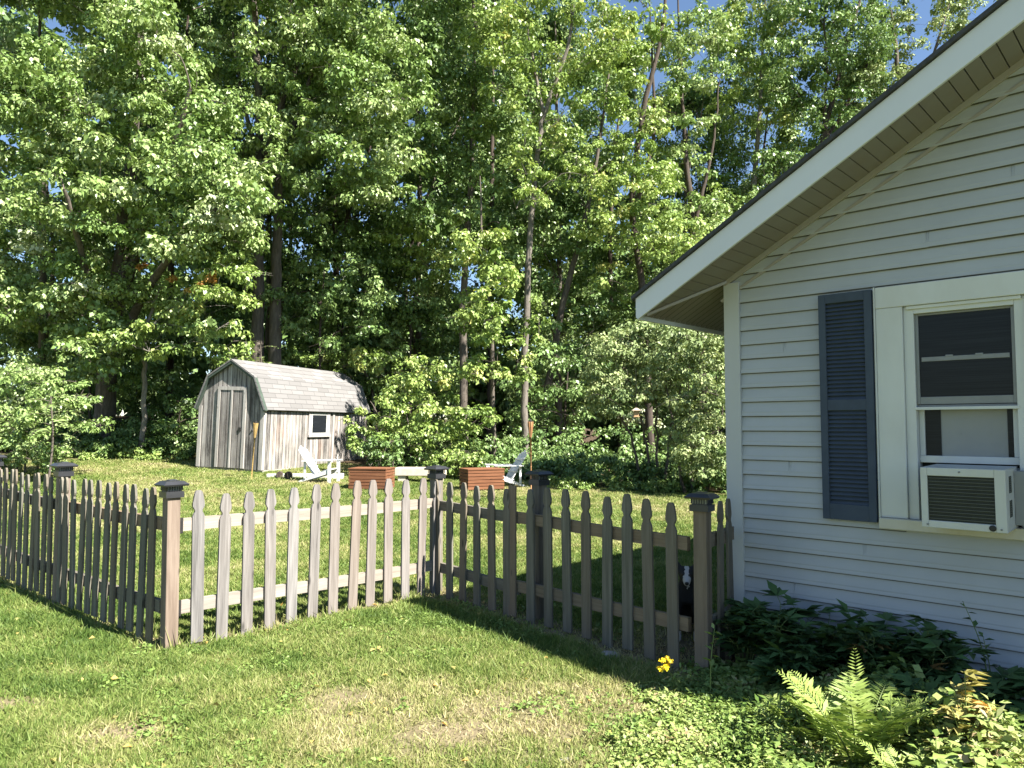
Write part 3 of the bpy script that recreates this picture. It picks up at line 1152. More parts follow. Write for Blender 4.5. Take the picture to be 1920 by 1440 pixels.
# ------------------------------------------------------------------ shed
def mat_boards(name, axis_x, stops, w=0.14, red=0.0):
    """vertical weathered boards with dark joints; the boards step along local axis_x"""
    m, nt, b, _ = new_mat(name)
    tc = nt.nodes.new("ShaderNodeTexCoord")
    sp = nt.nodes.new("ShaderNodeSeparateXYZ")
    nt.links.new(tc.outputs["Object"], sp.inputs[0])
    x = sp.outputs[axis_x]
    bi = math_n(nt, "FLOOR", math_n(nt, "DIVIDE", x, w))
    fr = math_n(nt, "FRACT", math_n(nt, "DIVIDE", x, w))
    joint = math_n(nt, "LESS_THAN", math_n(nt, "ABSOLUTE", math_n(nt, "SUBTRACT", fr, 0.5)), 0.44)
    wn_ = nt.nodes.new("ShaderNodeTexWhiteNoise")
    wn_.noise_dimensions = "1D"
    nt.links.new(bi, wn_.inputs["W"])
    rb = wn_.outputs["Value"]
    f = noise(nt, (20, 20, 0.7), 8, 0.78, math_n(nt, "MULTIPLY", rb, 30))
    f2 = noise(nt, (2.6, 2.6, 1.3), 5, 0.65)
    v = math_n(nt, "ADD", math_n(nt, "MULTIPLY", f, 0.7), math_n(nt, "ADD", math_n(nt, "MULTIPLY", rb, 0.13), math_n(nt, "MULTIPLY", math_n(nt, "SUBTRACT", f2, 0.2), 0.36)))
    c = ramp(nt, v, [(0.41 + (p - 0.30) * 0.44, q) for p, q in stops])
    if red:
        fr_n = noise(nt, (1.8, 1.8, 0.7), 3, 0.6)
        c = mix(nt, math_n(nt, "MULTIPLY", ramp(nt, fr_n, [(0.55, (0, 0, 0)), (0.72, (1, 1, 1))]), red), c, (0.27, 0.175, 0.13))
    c = mix(nt, joint, (0.05, 0.045, 0.04), c)
    nt.links.new(c, b.inputs["Base Color"])
    b.inputs["Roughness"].default_value = 0.95
    b.inputs["Specular IOR Level"].default_value = 0.15
    bump(nt, b, math_n(nt, "ADD", math_n(nt, "MULTIPLY", joint, 0.8), math_n(nt, "MULTIPLY", f, 0.4)), 0.6, 0.012)
    return m


GREY_ST = [(0.30, (0.055, 0.05, 0.046)), (0.46, (0.175, 0.166, 0.156)), (0.60, (0.27, 0.25, 0.23)), (0.76, (0.40, 0.38, 0.355))]
M_SHED_SIDE = mat_boards("shed_side_boards", 1, GREY_ST, 0.145, 0.5)
M_SHED_GAB = mat_boards("shed_gable_boards", 0, GREY_ST, 0.155, 0.15)
M_SHED_TRIM = mat_wood("shed_trim", (0.20, 0.185, 0.165), (0.34, 0.32, 0.295), (0.48, 0.46, 0.43), 2, 16, 1.1)
M_GREEN = mat_plain("dark_green_paint", (0.045, 0.065, 0.05), 0.8, 0.25, 8)


def mat_shingle():
    m, nt, b, _ = new_mat("pale_asphalt_shingle")
    tc = nt.nodes.new("ShaderNodeTexCoord")
    mp = nt.nodes.new("ShaderNodeMapping")
    mp.inputs["Rotation"].default_value = (0, R(-90), 0)
    cb = nt.nodes.new("ShaderNodeCombineXYZ")
    sp = nt.nodes.new("ShaderNodeSeparateXYZ")
    nt.links.new(tc.outputs["Object"], sp.inputs[0])
    nt.links.new(sp.outputs[1], cb.inputs[0])
    nt.links.new(sp.outputs[2], cb.inputs[1])
    br = nt.nodes.new("ShaderNodeTexBrick")
    br.inputs["Scale"].default_value = 1.0
    br.inputs["Brick Width"].default_value = 0.55
    br.inputs["Row Height"].default_value = 0.13
    br.inputs["Mortar Size"].default_value = 0.008
    br.inputs["Bias"].default_value = 0.0
    br.inputs["Color1"].default_value = (0.135, 0.131, 0.128, 1)
    br.inputs["Color2"].default_value = (0.195, 0.19, 0.186, 1)
    br.inputs["Mortar"].default_value = (0.055, 0.05, 0.048, 1)
    nt.links.new(cb.outputs[0], br.inputs[0])
    f = noise(nt, (5, 5, 5), 6, 0.7)
    nt.links.new(mix(nt, math_n(nt, "MULTIPLY", f, 0.55), br.outputs[0], (0.14, 0.137, 0.135)), b.inputs["Base Color"])
    b.inputs["Roughness"].default_value = 0.95
    return m


M_SHINGLE = mat_shingle()
SX, SY = at(490, 882, 20.0).x, 20.0
SW, SLN = 2.13, 5.4
shed = empty("garden_shed", (SX, SY, at(490, 882, 20.0).z), rot=(0, R(2.0), R(-19)))
tag(shed, "weathered grey barn-roofed garden shed with plank door and small window", "shed")
# local: x from -SW (left gable edge) to 0 (near corner), y along the length, z up; gable front at y=0
EZ, BZ, RZ = 1.68, 2.52, 2.97
BI = 0.30
gp = [(-SW, 0.0), (0, 0.0), (0, EZ), (-BI, BZ), (-SW / 2, RZ - 0.03), (-SW + BI, BZ), (-SW, EZ)]
mb = MB()
mb.prism(gp, 0.0, 0.03)
mb.build("gable_wall", M_SHED_GAB, shed)
MB().prism(gp, SLN - 0.03, SLN).build("gable_wall", M_SHED_GAB, shed)
mb = MB()
mb.box((-0.032, 0.031, 0.0), (-0.002, SLN - 0.031, EZ))
mb.build("side_wall", M_SHED_SIDE, shed)
mb = MB()
mb.box((-SW + 0.002, 0.031, 0.0), (-SW + 0.032, SLN - 0.031, EZ))
mb.build("side_wall", M_SHED_SIDE, shed)


def roof_strip(p, q, t=0.04):
    (x0, z0), (x1, z1) = p, q
    dx, dz = x1 - x0, z1 - z0
    l = math.hypot(dx, dz)
    nx, nz = -dz / l * t, dx / l * t
    return [(x0, z0), (x1, z1), (x1 + nx, z1 + nz), (x0 + nx, z0 + nz)]


mb = MB()
for pr in (roof_strip((0.10, EZ - 0.06), (-BI + 0.01, BZ + 0.012)), roof_strip((-BI + 0.0, BZ), (-SW / 2, RZ)),
           roof_strip((-SW / 2, RZ), (-SW + BI, BZ)), roof_strip((-SW + BI - 0.01, BZ + 0.012), (-SW - 0.10, EZ - 0.06))):
    mb.prism(pr[::1], -0.12, SLN + 0.1)
mb.build("roof", M_SHINGLE, shed)
mb = MB()
for (p, q) in (((0.085, EZ - 0.05), (-BI, BZ - 0.015)), ((-BI, BZ - 0.015), (-SW / 2, RZ - 0.02)), ((-SW / 2, RZ - 0.02), (-SW + BI, BZ - 0.015)), ((-SW + BI, BZ - 0.015), (-SW - 0.085, EZ - 0.05))):
    mb.bar((p[0], -0.06, p[1] - 0.05), (q[0], -0.06, q[1] - 0.05), 0.10, 0.085, (0, 0, 1))
mb.box((0.03, -0.08, EZ - 0.085), (0.06, SLN, EZ - 0.035))
mb.build("roof_trim", M_GREEN, shed)
mb = MB()
mb.box((-0.10, -0.022, 0), (0.02, -0.002, EZ))
mb.box((0.001, -0.002, 0), (0.02, 0.09, EZ))
mb.build("corner_trim", M_SHED_TRIM, shed)
mb = MB()
mb.box((-SW - 0.02, -0.022, 0), (-SW + 0.09, -0.002, EZ))
mb.build("corner_trim", M_SHED_TRIM, shed)
door = empty("door", (0, 0, 0))
door.parent = shed
D0, D1, DZ = -1.42, -0.66, 2.12
mb = MB()
mb.box((D0, -0.03, 0.02), (D1, -0.002, DZ))
mb.build("door_leaf", mat_boards("shed_door_boards", 0, [(0.28, (0.085, 0.075, 0.07)), (0.5, (0.17, 0.155, 0.145)), (0.8, (0.31, 0.29, 0.27))], 0.2, 0.25), door)
mb = MB()
mb.box((D0 - 0.09, -0.045, 0.02), (D0 - 0.003, -0.002, DZ + 0.1))
mb.box((D1 + 0.003, -0.045, 0.02), (D1 + 0.09, -0.002, DZ + 0.1))
mb.box((D0 - 0.003, -0.045, DZ + 0.004), (D1 + 0.003, -0.002, DZ + 0.1))
mb.box((D0 + 0.36, -0.05, 0.02), (D0 + 0.41, -0.031, DZ))
mb.build("door_frame", M_SHED_TRIM, door)
mb = MB()
mb.box((D1 - 0.10, -0.055, 1.02), (D1 - 0.04, -0.031, 1.12))
mb.build("latch", M_IRON, door)
mb = MB()
mb.lathe([(0.03, 0), (0.03, 0.02), (0.01, 0.03)], 8, Matrix.Translation((-0.35, -0.002, 1.05)) @ Matrix.Rotation(R(90), 4, "X"))
mb.build("knot_hole", M_DARK, shed)
swn = empty("window", (0, 0, 0))
swn.parent = shed
Y0, Y1, V0, V1 = 2.18, 3.02, 0.98, 1.56
mb = MB()
mb.box((0.0005, Y0 - 0.13, V0 - 0.05), (0.03, Y0, V1 + 0.08))
mb.box((0.0005, Y1, V0 - 0.05), (0.03, Y1 + 0.13, V1 + 0.08))
mb.box((0.0005, Y0, V1), (0.03, Y1, V1 + 0.08))
mb.box((0.0005, Y0 - 0.16, V0 - 0.12), (0.06, Y1 + 0.16, V0 - 0.052))
mb.build("frame", M_SHED_TRIM, swn)
mb = MB()
mb.box((0.001, Y0, V0 - 0.05), (0.022, Y0 + 0.05, V1))
mb.box((0.001, Y1 - 0.05, V0 - 0.05), (0.022, Y1, V1))
mb.box((0.001, Y0 + 0.05, V0 - 0.05), (0.022, Y1 - 0.05, V0))
mb.box((0.001, Y0 + 0.05, V1 - 0.05), (0.022, Y1 - 0.05, V1))
mb.build("sash", M_TRIM, swn)
mb = MB()
mb.box((0.002, Y0 + 0.05, V0), (0.012, Y1 - 0.05, V1 - 0.05))
mb.build("pane", M_PANE, swn)
mb = MB()
mb.box((0.0005, 3.32, 0), (0.024, 3.42, EZ - 0.1))
mb.build("batten", M_SHED_TRIM, shed)
mb = MB()
mb.box((-SW - 0.0, 0.05, -0.55), (0.0, SLN - 0.05, -0.003))
mb.build("skirt", M_SHED_TRIM, shed)

tp = on_ground(575, 19.0)
M_PALEW = mat_wood("bleached_timber", (0.34, 0.32, 0.28), (0.48, 0.46, 0.42), (0.62, 0.60, 0.56), 0, 14, 1.0)
tim = MB().box((-0.95, -0.07, -0.05), (0.95, 0.07, 0.11)).build("landscape_timber", M_PALEW, None, 0.01)
tim.location = tp
tim.rotation_euler = (0, 0, R(6))
tag(tim, "bleached landscape timber lying along the sunny side of the shed", "timber")
for (u, yy, s, lab) in ((527, 18.9, 0.10, "short brown log lying beside the bleached timber, nearer the shed corner"), (543, 18.6, 0.12, "stubby cut log in front of the bleached timber, end grain showing")):
    mb = MB()
    mb.tube([(-0.02, -0.16, s * 0.8), (0, 0, s * 0.85), (0.02, 0.16, s * 0.8)], [s * 0.8, s * 0.82, s * 0.78], 10)
    lg = mb.build("log", BARK_DARK, None)
    lg.location = on_ground(u, yy)
    lg.rotation_euler = (0, 0, R(20))
    tag(lg, lab, "log", "logs by the shed")

# ------------------------------------------------------------------ yard furniture
M_REDW = mat_wood("red_stained_wood", (0.10, 0.04, 0.02), (0.165, 0.07, 0.034), (0.24, 0.11, 0.055), 0, 20, 1.5)
M_WHITE = mat_plain("white_painted_wood", (0.6, 0.61, 0.6), 0.5, 0.05, 8)
M_BEIGE = mat_plain("beige_stone", (0.50, 0.44, 0.35), 0.9, 0.12, 9)


def slat_box(loc, yaw, label):
    root = empty("wooden_chest", loc, yaw)
    tag(root, label, "storage chest", "red-brown slatted chests on the back lawn")
    w, d, h = 0.88, 0.62, 0.50
    n = 6
    for nm, fn in (("front_panel", lambda z0, z1: ((-w / 2, -d / 2, z0), (w / 2, -d / 2 + 0.022, z1))),
                   ("back_panel", lambda z0, z1: ((-w / 2, d / 2 - 0.022, z0), (w / 2, d / 2, z1))),
                   ("side_panel", lambda z0, z1: ((-w / 2 + 0.003, -d / 2 + 0.0225, z0), (-w / 2 + 0.024, d / 2 - 0.0225, z1))),
                   ("side_panel", lambda z0, z1: ((w / 2 - 0.024, -d / 2 + 0.0225, z0), (w / 2 - 0.003, d / 2 - 0.0225, z1)))):
        mb = MB()
        for i in range(n):
            z0 = 0.03 + i * (h - 0.06) / n
            lo, hi = fn(z0, z0 + (h - 0.06) / n - 0.012)
            mb.box(lo, hi)
        mb.build(nm, M_REDW, root, 0.003)
    mb = MB()
    mb.box((-w / 2 + 0.03, -d / 2 + 0.03, 0.02), (w / 2 - 0.03, d / 2 - 0.03, h - 0.045))
    mb.build("liner", M_DARK, root)
    mb = MB()
    for i in range(5):
        y0 = -d / 2 - 0.012 + i * (d + 0.024) / 5
        mb.box((-w / 2 - 0.012, y0, h - 0.035), (w / 2 + 0.012, y0 + (d + 0.024) / 5 - 0.006, h - 0.008))
    mb.build("lid", M_REDW, root, 0.003)
    for sx in (-1, 1):
        for sy in (-1, 1):
            mb = MB()
            mb.cbox((sx * (w / 2 - 0.05), sy * (d / 2 - 0.05), 0.0), (0.06, 0.06, 0.06))
            mb.build("foot", M_REDW, root)
    return root


p = at(694, 918, 17.0)
slat_box((p.x, 17.2, g1(p.x, 17.2) + 0.01), R(-10), "red-brown slatted chest on the lawn in front of the shed's right end")
p = at(902, 917, 17.0)
slat_box((p.x, 17.3, g1(p.x, 17.3) + 0.01), R(23), "red-brown slatted chest in front of the right-hand white chair")


def adirondack(loc, yaw, label):
    root = empty("adirondack_chair", loc, yaw)
    root.scale = (0.9, 0.9, 0.9)
    tag(root, label, "lawn chair", "white lawn chairs facing each other")
    # faces local +x
    mb = MB()
    for i in range(6):
        x0 = 0.33 - i * 0.088
        z = 0.36 - i * 0.028
        mb.box((x0 - 0.08, -0.27, z - 0.01), (x0, 0.27, z + 0.012))
    mb.build("seat", M_WHITE, root, 0.003)
    mb = MB()
    for i in range(5):
        y = -0.2 + i * 0.1
        top = 0.97 - 0.09 * abs(i - 2) / 2
        mb.bar((-0.12, y, 0.18), (-0.12 - 0.52 * (top - 0.18) / 0.79, y, top), 0.088, 0.022, (1, 0, 0.4))
    mb.bar((-0.27, -0.26, 0.42), (-0.27, 0.26, 0.42), 0.06, 0.03)
    mb.bar((-0.47, -0.24, 0.74), (-0.47, 0.24, 0.74), 0.06, 0.03)
    mb.build("backrest", M_WHITE, root, 0.003)
    for s in (-1, 1):
        mb = MB()
        mb.prism([(-0.42, 0.565), (0.40, 0.585), (0.40, 0.61), (-0.42, 0.59)], s * 0.33 - 0.065, s * 0.33 + 0.065)
        mb.build("armrest", M_WHITE, root, 0.004)
        mb = MB()
        mb.prism([(0.285, 0), (0.375, 0), (0.375, 0.583), (0.285, 0.581)], s * 0.30 - 0.015, s * 0.30 + 0.015)
        mb.build("front_leg", M_WHITE, root, 0.003)
        mb = MB()
        mb.prism([(-0.66, 0.0), (-0.54, 0.0), (0.34, 0.26), (0.34, 0.36), (0.20, 0.335)], s * 0.275 - 0.012, s * 0.275 + 0.012)
        mb.build("rear_leg", M_WHITE, root, 0.003)
        mb = MB()
        mb.bar((-0.36, s * 0.30, 0.12), (-0.36, s * 0.30, 0.568), 0.025, 0.06, (1, 0, 0))
        mb.build("arm_support", M_WHITE, root, 0.003)
    return root


p = on_ground(606, 18.2)
adirondack(p, R(-10), "white slatted lawn chair leaning left in front of the shed wall")
p = on_ground(944, 18.0)
adirondack(p, R(203), "white slatted lawn chair beside the brown garden torch, facing left")

bp = on_ground(790, 18.9)
bench = empty("low_bench", bp, R(-4))
tag(bench, "low beige stone bench standing between the two red-brown chests", "bench")
MB().box((-0.62, -0.22, 0.16), (0.62, 0.22, 0.36)).build("bench_top", M_BEIGE, bench, 0.012)
for sx in (-1, 1):
    MB().box((sx * 0.45 - 0.1, -0.18, -0.05), (sx * 0.45 + 0.1, 0.18, 0.158)).build("leg", M_BEIGE, bench, 0.01)

M_BAMB_Y = mat_wood("yellow_bamboo", (0.22, 0.14, 0.045), (0.33, 0.23, 0.085), (0.43, 0.32, 0.14), 2, 10, 3)
M_BAMB_B = mat_wood("brown_bamboo", (0.22, 0.11, 0.05), (0.36, 0.19, 0.09), (0.48, 0.28, 0.15), 2, 10, 3)


def torch(base, h, lean, mat, label, head=0.36):
    root = empty("garden_torch", base, rot=(0, R(lean), 0))
    tag(root, label, "garden torch", "bamboo garden torches")
    mb = MB()
    mb.tube([(0, 0, -0.2), (0, 0, h * 0.3), (0, 0, h - head)], [0.014, 0.014, 0.015], 8)
    for k in range(4):
        z = 0.15 + k * (h - head - 0.2) / 4
        mb.lathe([(0.0145, z - 0.008), (0.0175, z), (0.0145, z + 0.008)], 8)
    mb.build("pole", mat, root, smooth=True)
    mb = MB()
    z0 = h - head
    mb.lathe([(0.016, z0), (0.030, z0 + head * 0.3), (0.046, z0 + head * 0.6), (0.052, z0 + head * 0.8), (0.05, z0 + head * 0.86)], 12)
    for k in range(9):
        a = k * 2 * math.pi / 9
        mb.tube([(0.018 * math.cos(a), 0.018 * math.sin(a), z0), (0.049 * math.cos(a), 0.049 * math.sin(a), z0 + head * 0.6), (0.056 * math.cos(a), 0.056 * math.sin(a), z0 + head * 0.88)], 0.006, 5)
    mb.build("torch_head", mat, root)
    mb = MB()
    mb.lathe([(0.042, z0 + head * 0.86), (0.042, z0 + head * 0.93), (0.016, z0 + head * 0.96), (0.012, z0 + head), (0.008, z0 + head * 1.01)], 12)
    mb.build("oil_can", M_IRON, root)
    return root


torch(on_ground(474, 18.6), 1.45, 3.6, M_BAMB_Y, "yellow bamboo torch leaning by the near corner of the shed", 0.42)
torch(on_ground(996, 15.2), 1.66, -0.6, M_BAMB_B, "brown bamboo torch standing right of the white chair")

# bird feeder hanging from the pale lilac
fp = at(1193, 782, 14.6)
M_TANW = mat_plain("tan_cedar", (0.42, 0.28, 0.15), 0.8, 0.2, 20)
feeder = empty("bird_feeder", fp)
feeder.scale = (0.78, 0.78, 0.9)
tag(feeder, "small tan hanging bird feeder with pale roof under the lilac", "bird feeder")
mb = MB()
mb.box((-0.075, -0.075, 0.0), (0.075, 0.075, 0.015))
mb.build("tray", M_TANW, feeder)
mb = MB()
mb.add([(-0.055, -0.055, 0.016), (0.055, -0.055, 0.016), (0.055, 0.055, 0.016), (-0.055, 0.055, 0.016), (-0.065, -0.065, 0.135), (0.065, -0.065, 0.135), (0.065, 0.065, 0.135), (-0.065, 0.065, 0.135)],
       [(0, 3, 2, 1), (4, 5, 6, 7), (0, 1, 5, 4), (1, 2, 6, 5), (2, 3, 7, 6), (3, 0, 4, 7)])
mb.build("seed_box", M_TANW, feeder)
mb = MB()
vs = []
for q, z in ((0.115, 0.136), (0.115, 0.146), (0.03, 0.195), (0.02, 0.20)):
    vs += [(-q, -q, z), (q, -q, z), (q, q, z), (-q, q, z)]
fs = [(3, 2, 1, 0), (12, 13, 14, 15)]
for r_ in range(3):
    for k_ in range(4):
        l_ = (k_ + 1) % 4
        fs.append((r_ * 4 + k_, r_ * 4 + l_, r_ * 4 + 4 + l_, r_ * 4 + 4 + k_))
mb.add(vs, fs)
mb.build("roof", mat_plain("pale_tin", (0.33, 0.27, 0.20), 0.5, 0.1, 10), feeder)
mb = MB()
mb.tube([(0, 0, 0.2), (0.004, 0, 0.6), (0, 0.02, 1.05)], 0.004, 5)
mb.build("hanger", M_IRON, feeder)

# ------------------------------------------------------------------ the dog behind the gate
def mat_dog():
    m, nt, b, _ = new_mat("black_and_white_fur")
    tc = nt.nodes.new("ShaderNodeTexCoord")
    sp = nt.nodes.new("ShaderNodeSeparateXYZ")
    nt.links.new(tc.outputs["Object"], sp.inputs[0])
    n = noise(nt, (40, 40, 40), 4)
    wob = math_n(nt, "MULTIPLY", math_n(nt, "SUBTRACT", n, 0.5), 0.03)
    ax = math_n(nt, "ADD", math_n(nt, "ABSOLUTE", sp.outputs[0]), wob)
    y = math_n(nt, "ADD", sp.outputs[1], wob)
    z = math_n(nt, "ADD", sp.outputs[2], wob)
    blaze = math_n(nt, "MULTIPLY", math_n(nt, "LESS_THAN", ax, 0.016), math_n(nt, "MULTIPLY", math_n(nt, "LESS_THAN", y, -0.05), math_n(nt, "GREATER_THAN", z, 0.4)))
    muz = math_n(nt, "LESS_THAN", y, -0.135)
    bib = math_n(nt, "MULTIPLY", math_n(nt, "LESS_THAN", ax, 0.075), math_n(nt, "MULTIPLY", math_n(nt, "LESS_THAN", y, -0.005), math_n(nt, "LESS_THAN", z, 0.41)))
    paw = math_n(nt, "LESS_THAN", z, 0.09)
    w = math_n(nt, "MAXIMUM", math_n(nt, "MAXIMUM", blaze, muz), paw)
    nt.links.new(mix(nt, w, (0.014, 0.013, 0.013), (0.50, 0.48, 0.46)), b.inputs["Base Color"])
    b.inputs["Roughness"].default_value = 0.75
    bump(nt, b, noise(nt, (160, 160, 40), 3), 0.5, 0.004)
    return m


def make_dog(loc, yaw):
    root = empty("dog", loc, yaw)
    tag(root, "black and white dog sitting behind the picket gate, muzzle toward us", "dog")
    V, E, Rr = [], [], []

    def chain(start, pts):
        prev = start
        for p, r in pts:
            V.append(p)
            Rr.append(r)
            if prev is not None:
                E.append((prev, len(V) - 1))
            prev = len(V) - 1
        return prev
    pel = chain(None, [((0, 0.33, 0.13), 0.095)])
    chain(pel, [((0, 0.23, 0.25), 0.10), ((0, 0.12, 0.34), 0.092)])
    chest = len(V) - 1
    chain(chest, [((0, 0.045, 0.385), 0.085), ((0, 0.0, 0.45), 0.06), ((0, -0.03, 0.505), 0.058), ((0, -0.075, 0.515), 0.056), ((0, -0.125, 0.49), 0.034), ((0, -0.165, 0.478), 0.027), ((0, -0.195, 0.472), 0.021)])
    head = 4 + 1
    for s in (-1, 1):
        chain(3, [((s * 0.075, 0.03, 0.30), 0.05), ((s * 0.078, 0.04, 0.19), 0.034), ((s * 0.07, 0.0, 0.09), 0.024), ((s * 0.07, -0.012, 0.035), 0.025), ((s * 0.07, -0.055, 0.02), 0.022)])
        chain(0, [((s * 0.10, 0.25, 0.15), 0.07), ((s * 0.135, 0.12, 0.17), 0.045), ((s * 0.14, 0.24, 0.07), 0.03), ((s * 0.135, 0.26, 0.03), 0.024), ((s * 0.135, 0.14, 0.02), 0.024)])
        chain(6, [((s * 0.055, -0.055, 0.565), 0.024), ((s * 0.078, -0.05, 0.605), 0.016), ((s * 0.10, -0.068, 0.60), 0.009)])
    chain(0, [((0, 0.45, 0.06), 0.035), ((0.08, 0.55, 0.035), 0.035), ((0.16, 0.57, 0.03), 0.018)])
    me = bpy.data.meshes.new("body")
    me.from_pydata(V, E, [])
    me.update()
    o = bpy.data.objects.new("body", me)
    link(o, root)
    root.scale = (0.92, 0.92, 0.97)
    sk = o.modifiers.new("skin", "SKIN")
    sk.use_smooth_shade = True
    for i, d in enumerate(me.skin_vertices[0].data):
        d.radius = (Rr[i], Rr[i])
        d.use_root = (i == 0)
    ss = o.modifiers.new("subdivision", "SUBSURF")
    ss.levels = 2
    ss.render_levels = 2
    me.materials.append(mat_dog())
    eye_m = mat_plain("dark_brown_eye", (0.03, 0.017, 0.008), 0.1)
    for s in (-1, 1):
        mb = MB()
        mb.lathe([(0.001, -0.011), (0.007, -0.008), (0.0105, 0), (0.007, 0.008), (0.001, 0.011)], 10, Matrix.Translation((s * 0.031, -0.118, 0.522)))
        mb.build("eye", eye_m, root, smooth=True)
    mb = MB()
    mb.lathe([(0.002, -0.013), (0.012, -0.009), (0.0165, 0.002), (0.012, 0.010), (0.003, 0.012)], 12, Matrix.Translation((0, -0.208, 0.478)))
    mb.build("nose", M_BLACK, root, smooth=True)
    return root


dp = at(1287, 1090, 5.34)
make_dog((dp.x + 0.049, dp.y + 0.20, g1(dp.x, dp.y)), -math.atan2(dp.x, dp.y))

# ------------------------------------------------------------------ woods
rg = np.random.default_rng(5)


def gpt(u, Y):
    p = on_ground(u, Y)
    return (p.x, p.y, p.z)


def P(u, v, Y):
    return tuple(at(u, v, Y))


def up_trunk(x, y, H, r, lean=(0, 0), seed=0, fork=True):
    """straightish trunk that forks once below the crown"""
    q = np.random.default_rng(seed + 999)
    z = g1(x, y) - 0.2
    j = lambda s: q.normal() * s
    main = [((x, y, z), r * 1.35), ((x + lean[0] * 0.15 + j(.1), y + lean[1] * 0.15, z + H * 0.18), r), ((x + lean[0] * 0.5 + j(.2), y + lean[1] * 0.5, z + H * 0.5), r * 0.75), ((x + lean[0] + j(.3), y + lean[1], z + H), r * 0.15)]
    tr = [main]
    if fork:
        a = main[1][0]
        tr.append([(a, r * 0.7), ((a[0] + j(.9), a[1] + j(.7), a[2] + H * 0.22), r * 0.5), ((a[0] + j(1.4), a[1] + j(1.2), a[2] + H * 0.6), r * 0.15)])
    return tr


WG = "trees of the wood behind the yard"
# 1 the big maple at the left
b = (-13.2, 24.0, g1(-13.2, 24.0))
cl = px_clumps(rg, [
    (55, 190, 95, 120, 16, 20.6, 23.4, 0.55, 0.88), (230, 100, 110, 70, 15, 21.0, 23.7, 0.55, 0.88), (265, 40, 45, 70, 9, 19.6, 21.0, .5, .7), (130, 190, 50, 50, 6, 19.8, 21, .45, .6), (310, 205, 130, 100, 24, 20.2, 23.2, 0.55, 0.88),
    (140, 345, 105, 75, 15, 20.0, 22.8, 0.55, 0.83), (330, 375, 150, 95, 30, 19.6, 22.599999999999998, 0.55, 0.88), (60, 520, 110, 85, 18, 20.6, 23.2, 0.55, 0.83),
    (190, 640, 60, 60, 9, 20.6, 22.0, .45, .65), (200, 470, 110, 50, 7, 22.0, 24.2, 0.55, 0.77), (430, 440, 45, 60, 6, 20.5, 22.599999999999998, 0.44, 0.66), (80, -110, 170, 120, 22, 21.0, 24.7, 0.77, 1.1), (330, -140, 200, 130, 26, 22.0, 25.2, 0.77, 1.1),
    (-120, 300, 110, 320, 34, 21.0, 24.2, 0.66, 0.99)])
tree("maple_tree", "big sunlit maple whose boughs fill the upper left, overhanging the lawn", "tree", b,
     [[((b[0], b[1], b[2] - .2), .36), ((-12.8, 23.7, 4), .28), ((-12.0, 23, 9), .2), ((-11.4, 22.4, 15), .08)],
      [((-12.8, 23.7, 3.6), .16), ((-10.6, 22, 6.0), .11), ((-8.2, 20.4, 7.6), .05)],
      [((-12.7, 23.6, 4.8), .16), ((-10.6, 21.8, 8), .11), ((-9.0, 20.4, 11), .05)],
      [((-12.8, 23.7, 4.2), .16), ((-12.4, 21.6, 6), .1), ((-12.2, 20, 8), .05)]],
     cl, "maple", L=.155, per=235, seed=1, group=WG, droop=.45)

# 2 understory maple below it, with a few rusty leaves
b = gpt(268, 22.6)
cl = px_clumps(rg, [(310, 632, 120, 30, 12, 20.5, 22.3, .4, .65), (395, 590, 65, 55, 10, 20.3, 22, .4, .6), (430, 530, 45, 45, 7, 20, 21.5, .4, .6), (230, 560, 90, 50, 10, 21.5, 23, .5, .7), (440, 650, 40, 40, 5, 20.6, 21.6, .35, .5)])
ex = clump_leaves(rg, px_clumps(rg, [(375, 530, 22, 12, 3, 20.2, 20.8, .3, .4), (290, 505, 40, 20, 2, 21, 21.5, .25, .35)])[0], [.24] * 5, 60, .09)
t = tree("understory_maple", "thin young maple left of the shed, layered yellow-green boughs and rusty tips", "tree", b,
         [[((b[0], b[1], b[2] - .2), .085), (P(270, 735, 22.6), .075), (P(272, 640, 22.5), .06), (P(300, 540, 22), .03)]], cl, "yellow", L=.14, per=190, seed=2, group=WG, bark=BARK_PALE)
offb = np.array(b)
leaf_mesh("rusty_sprays", [(ex[0] - offb, ex[1])], LEAF["rust"], t)

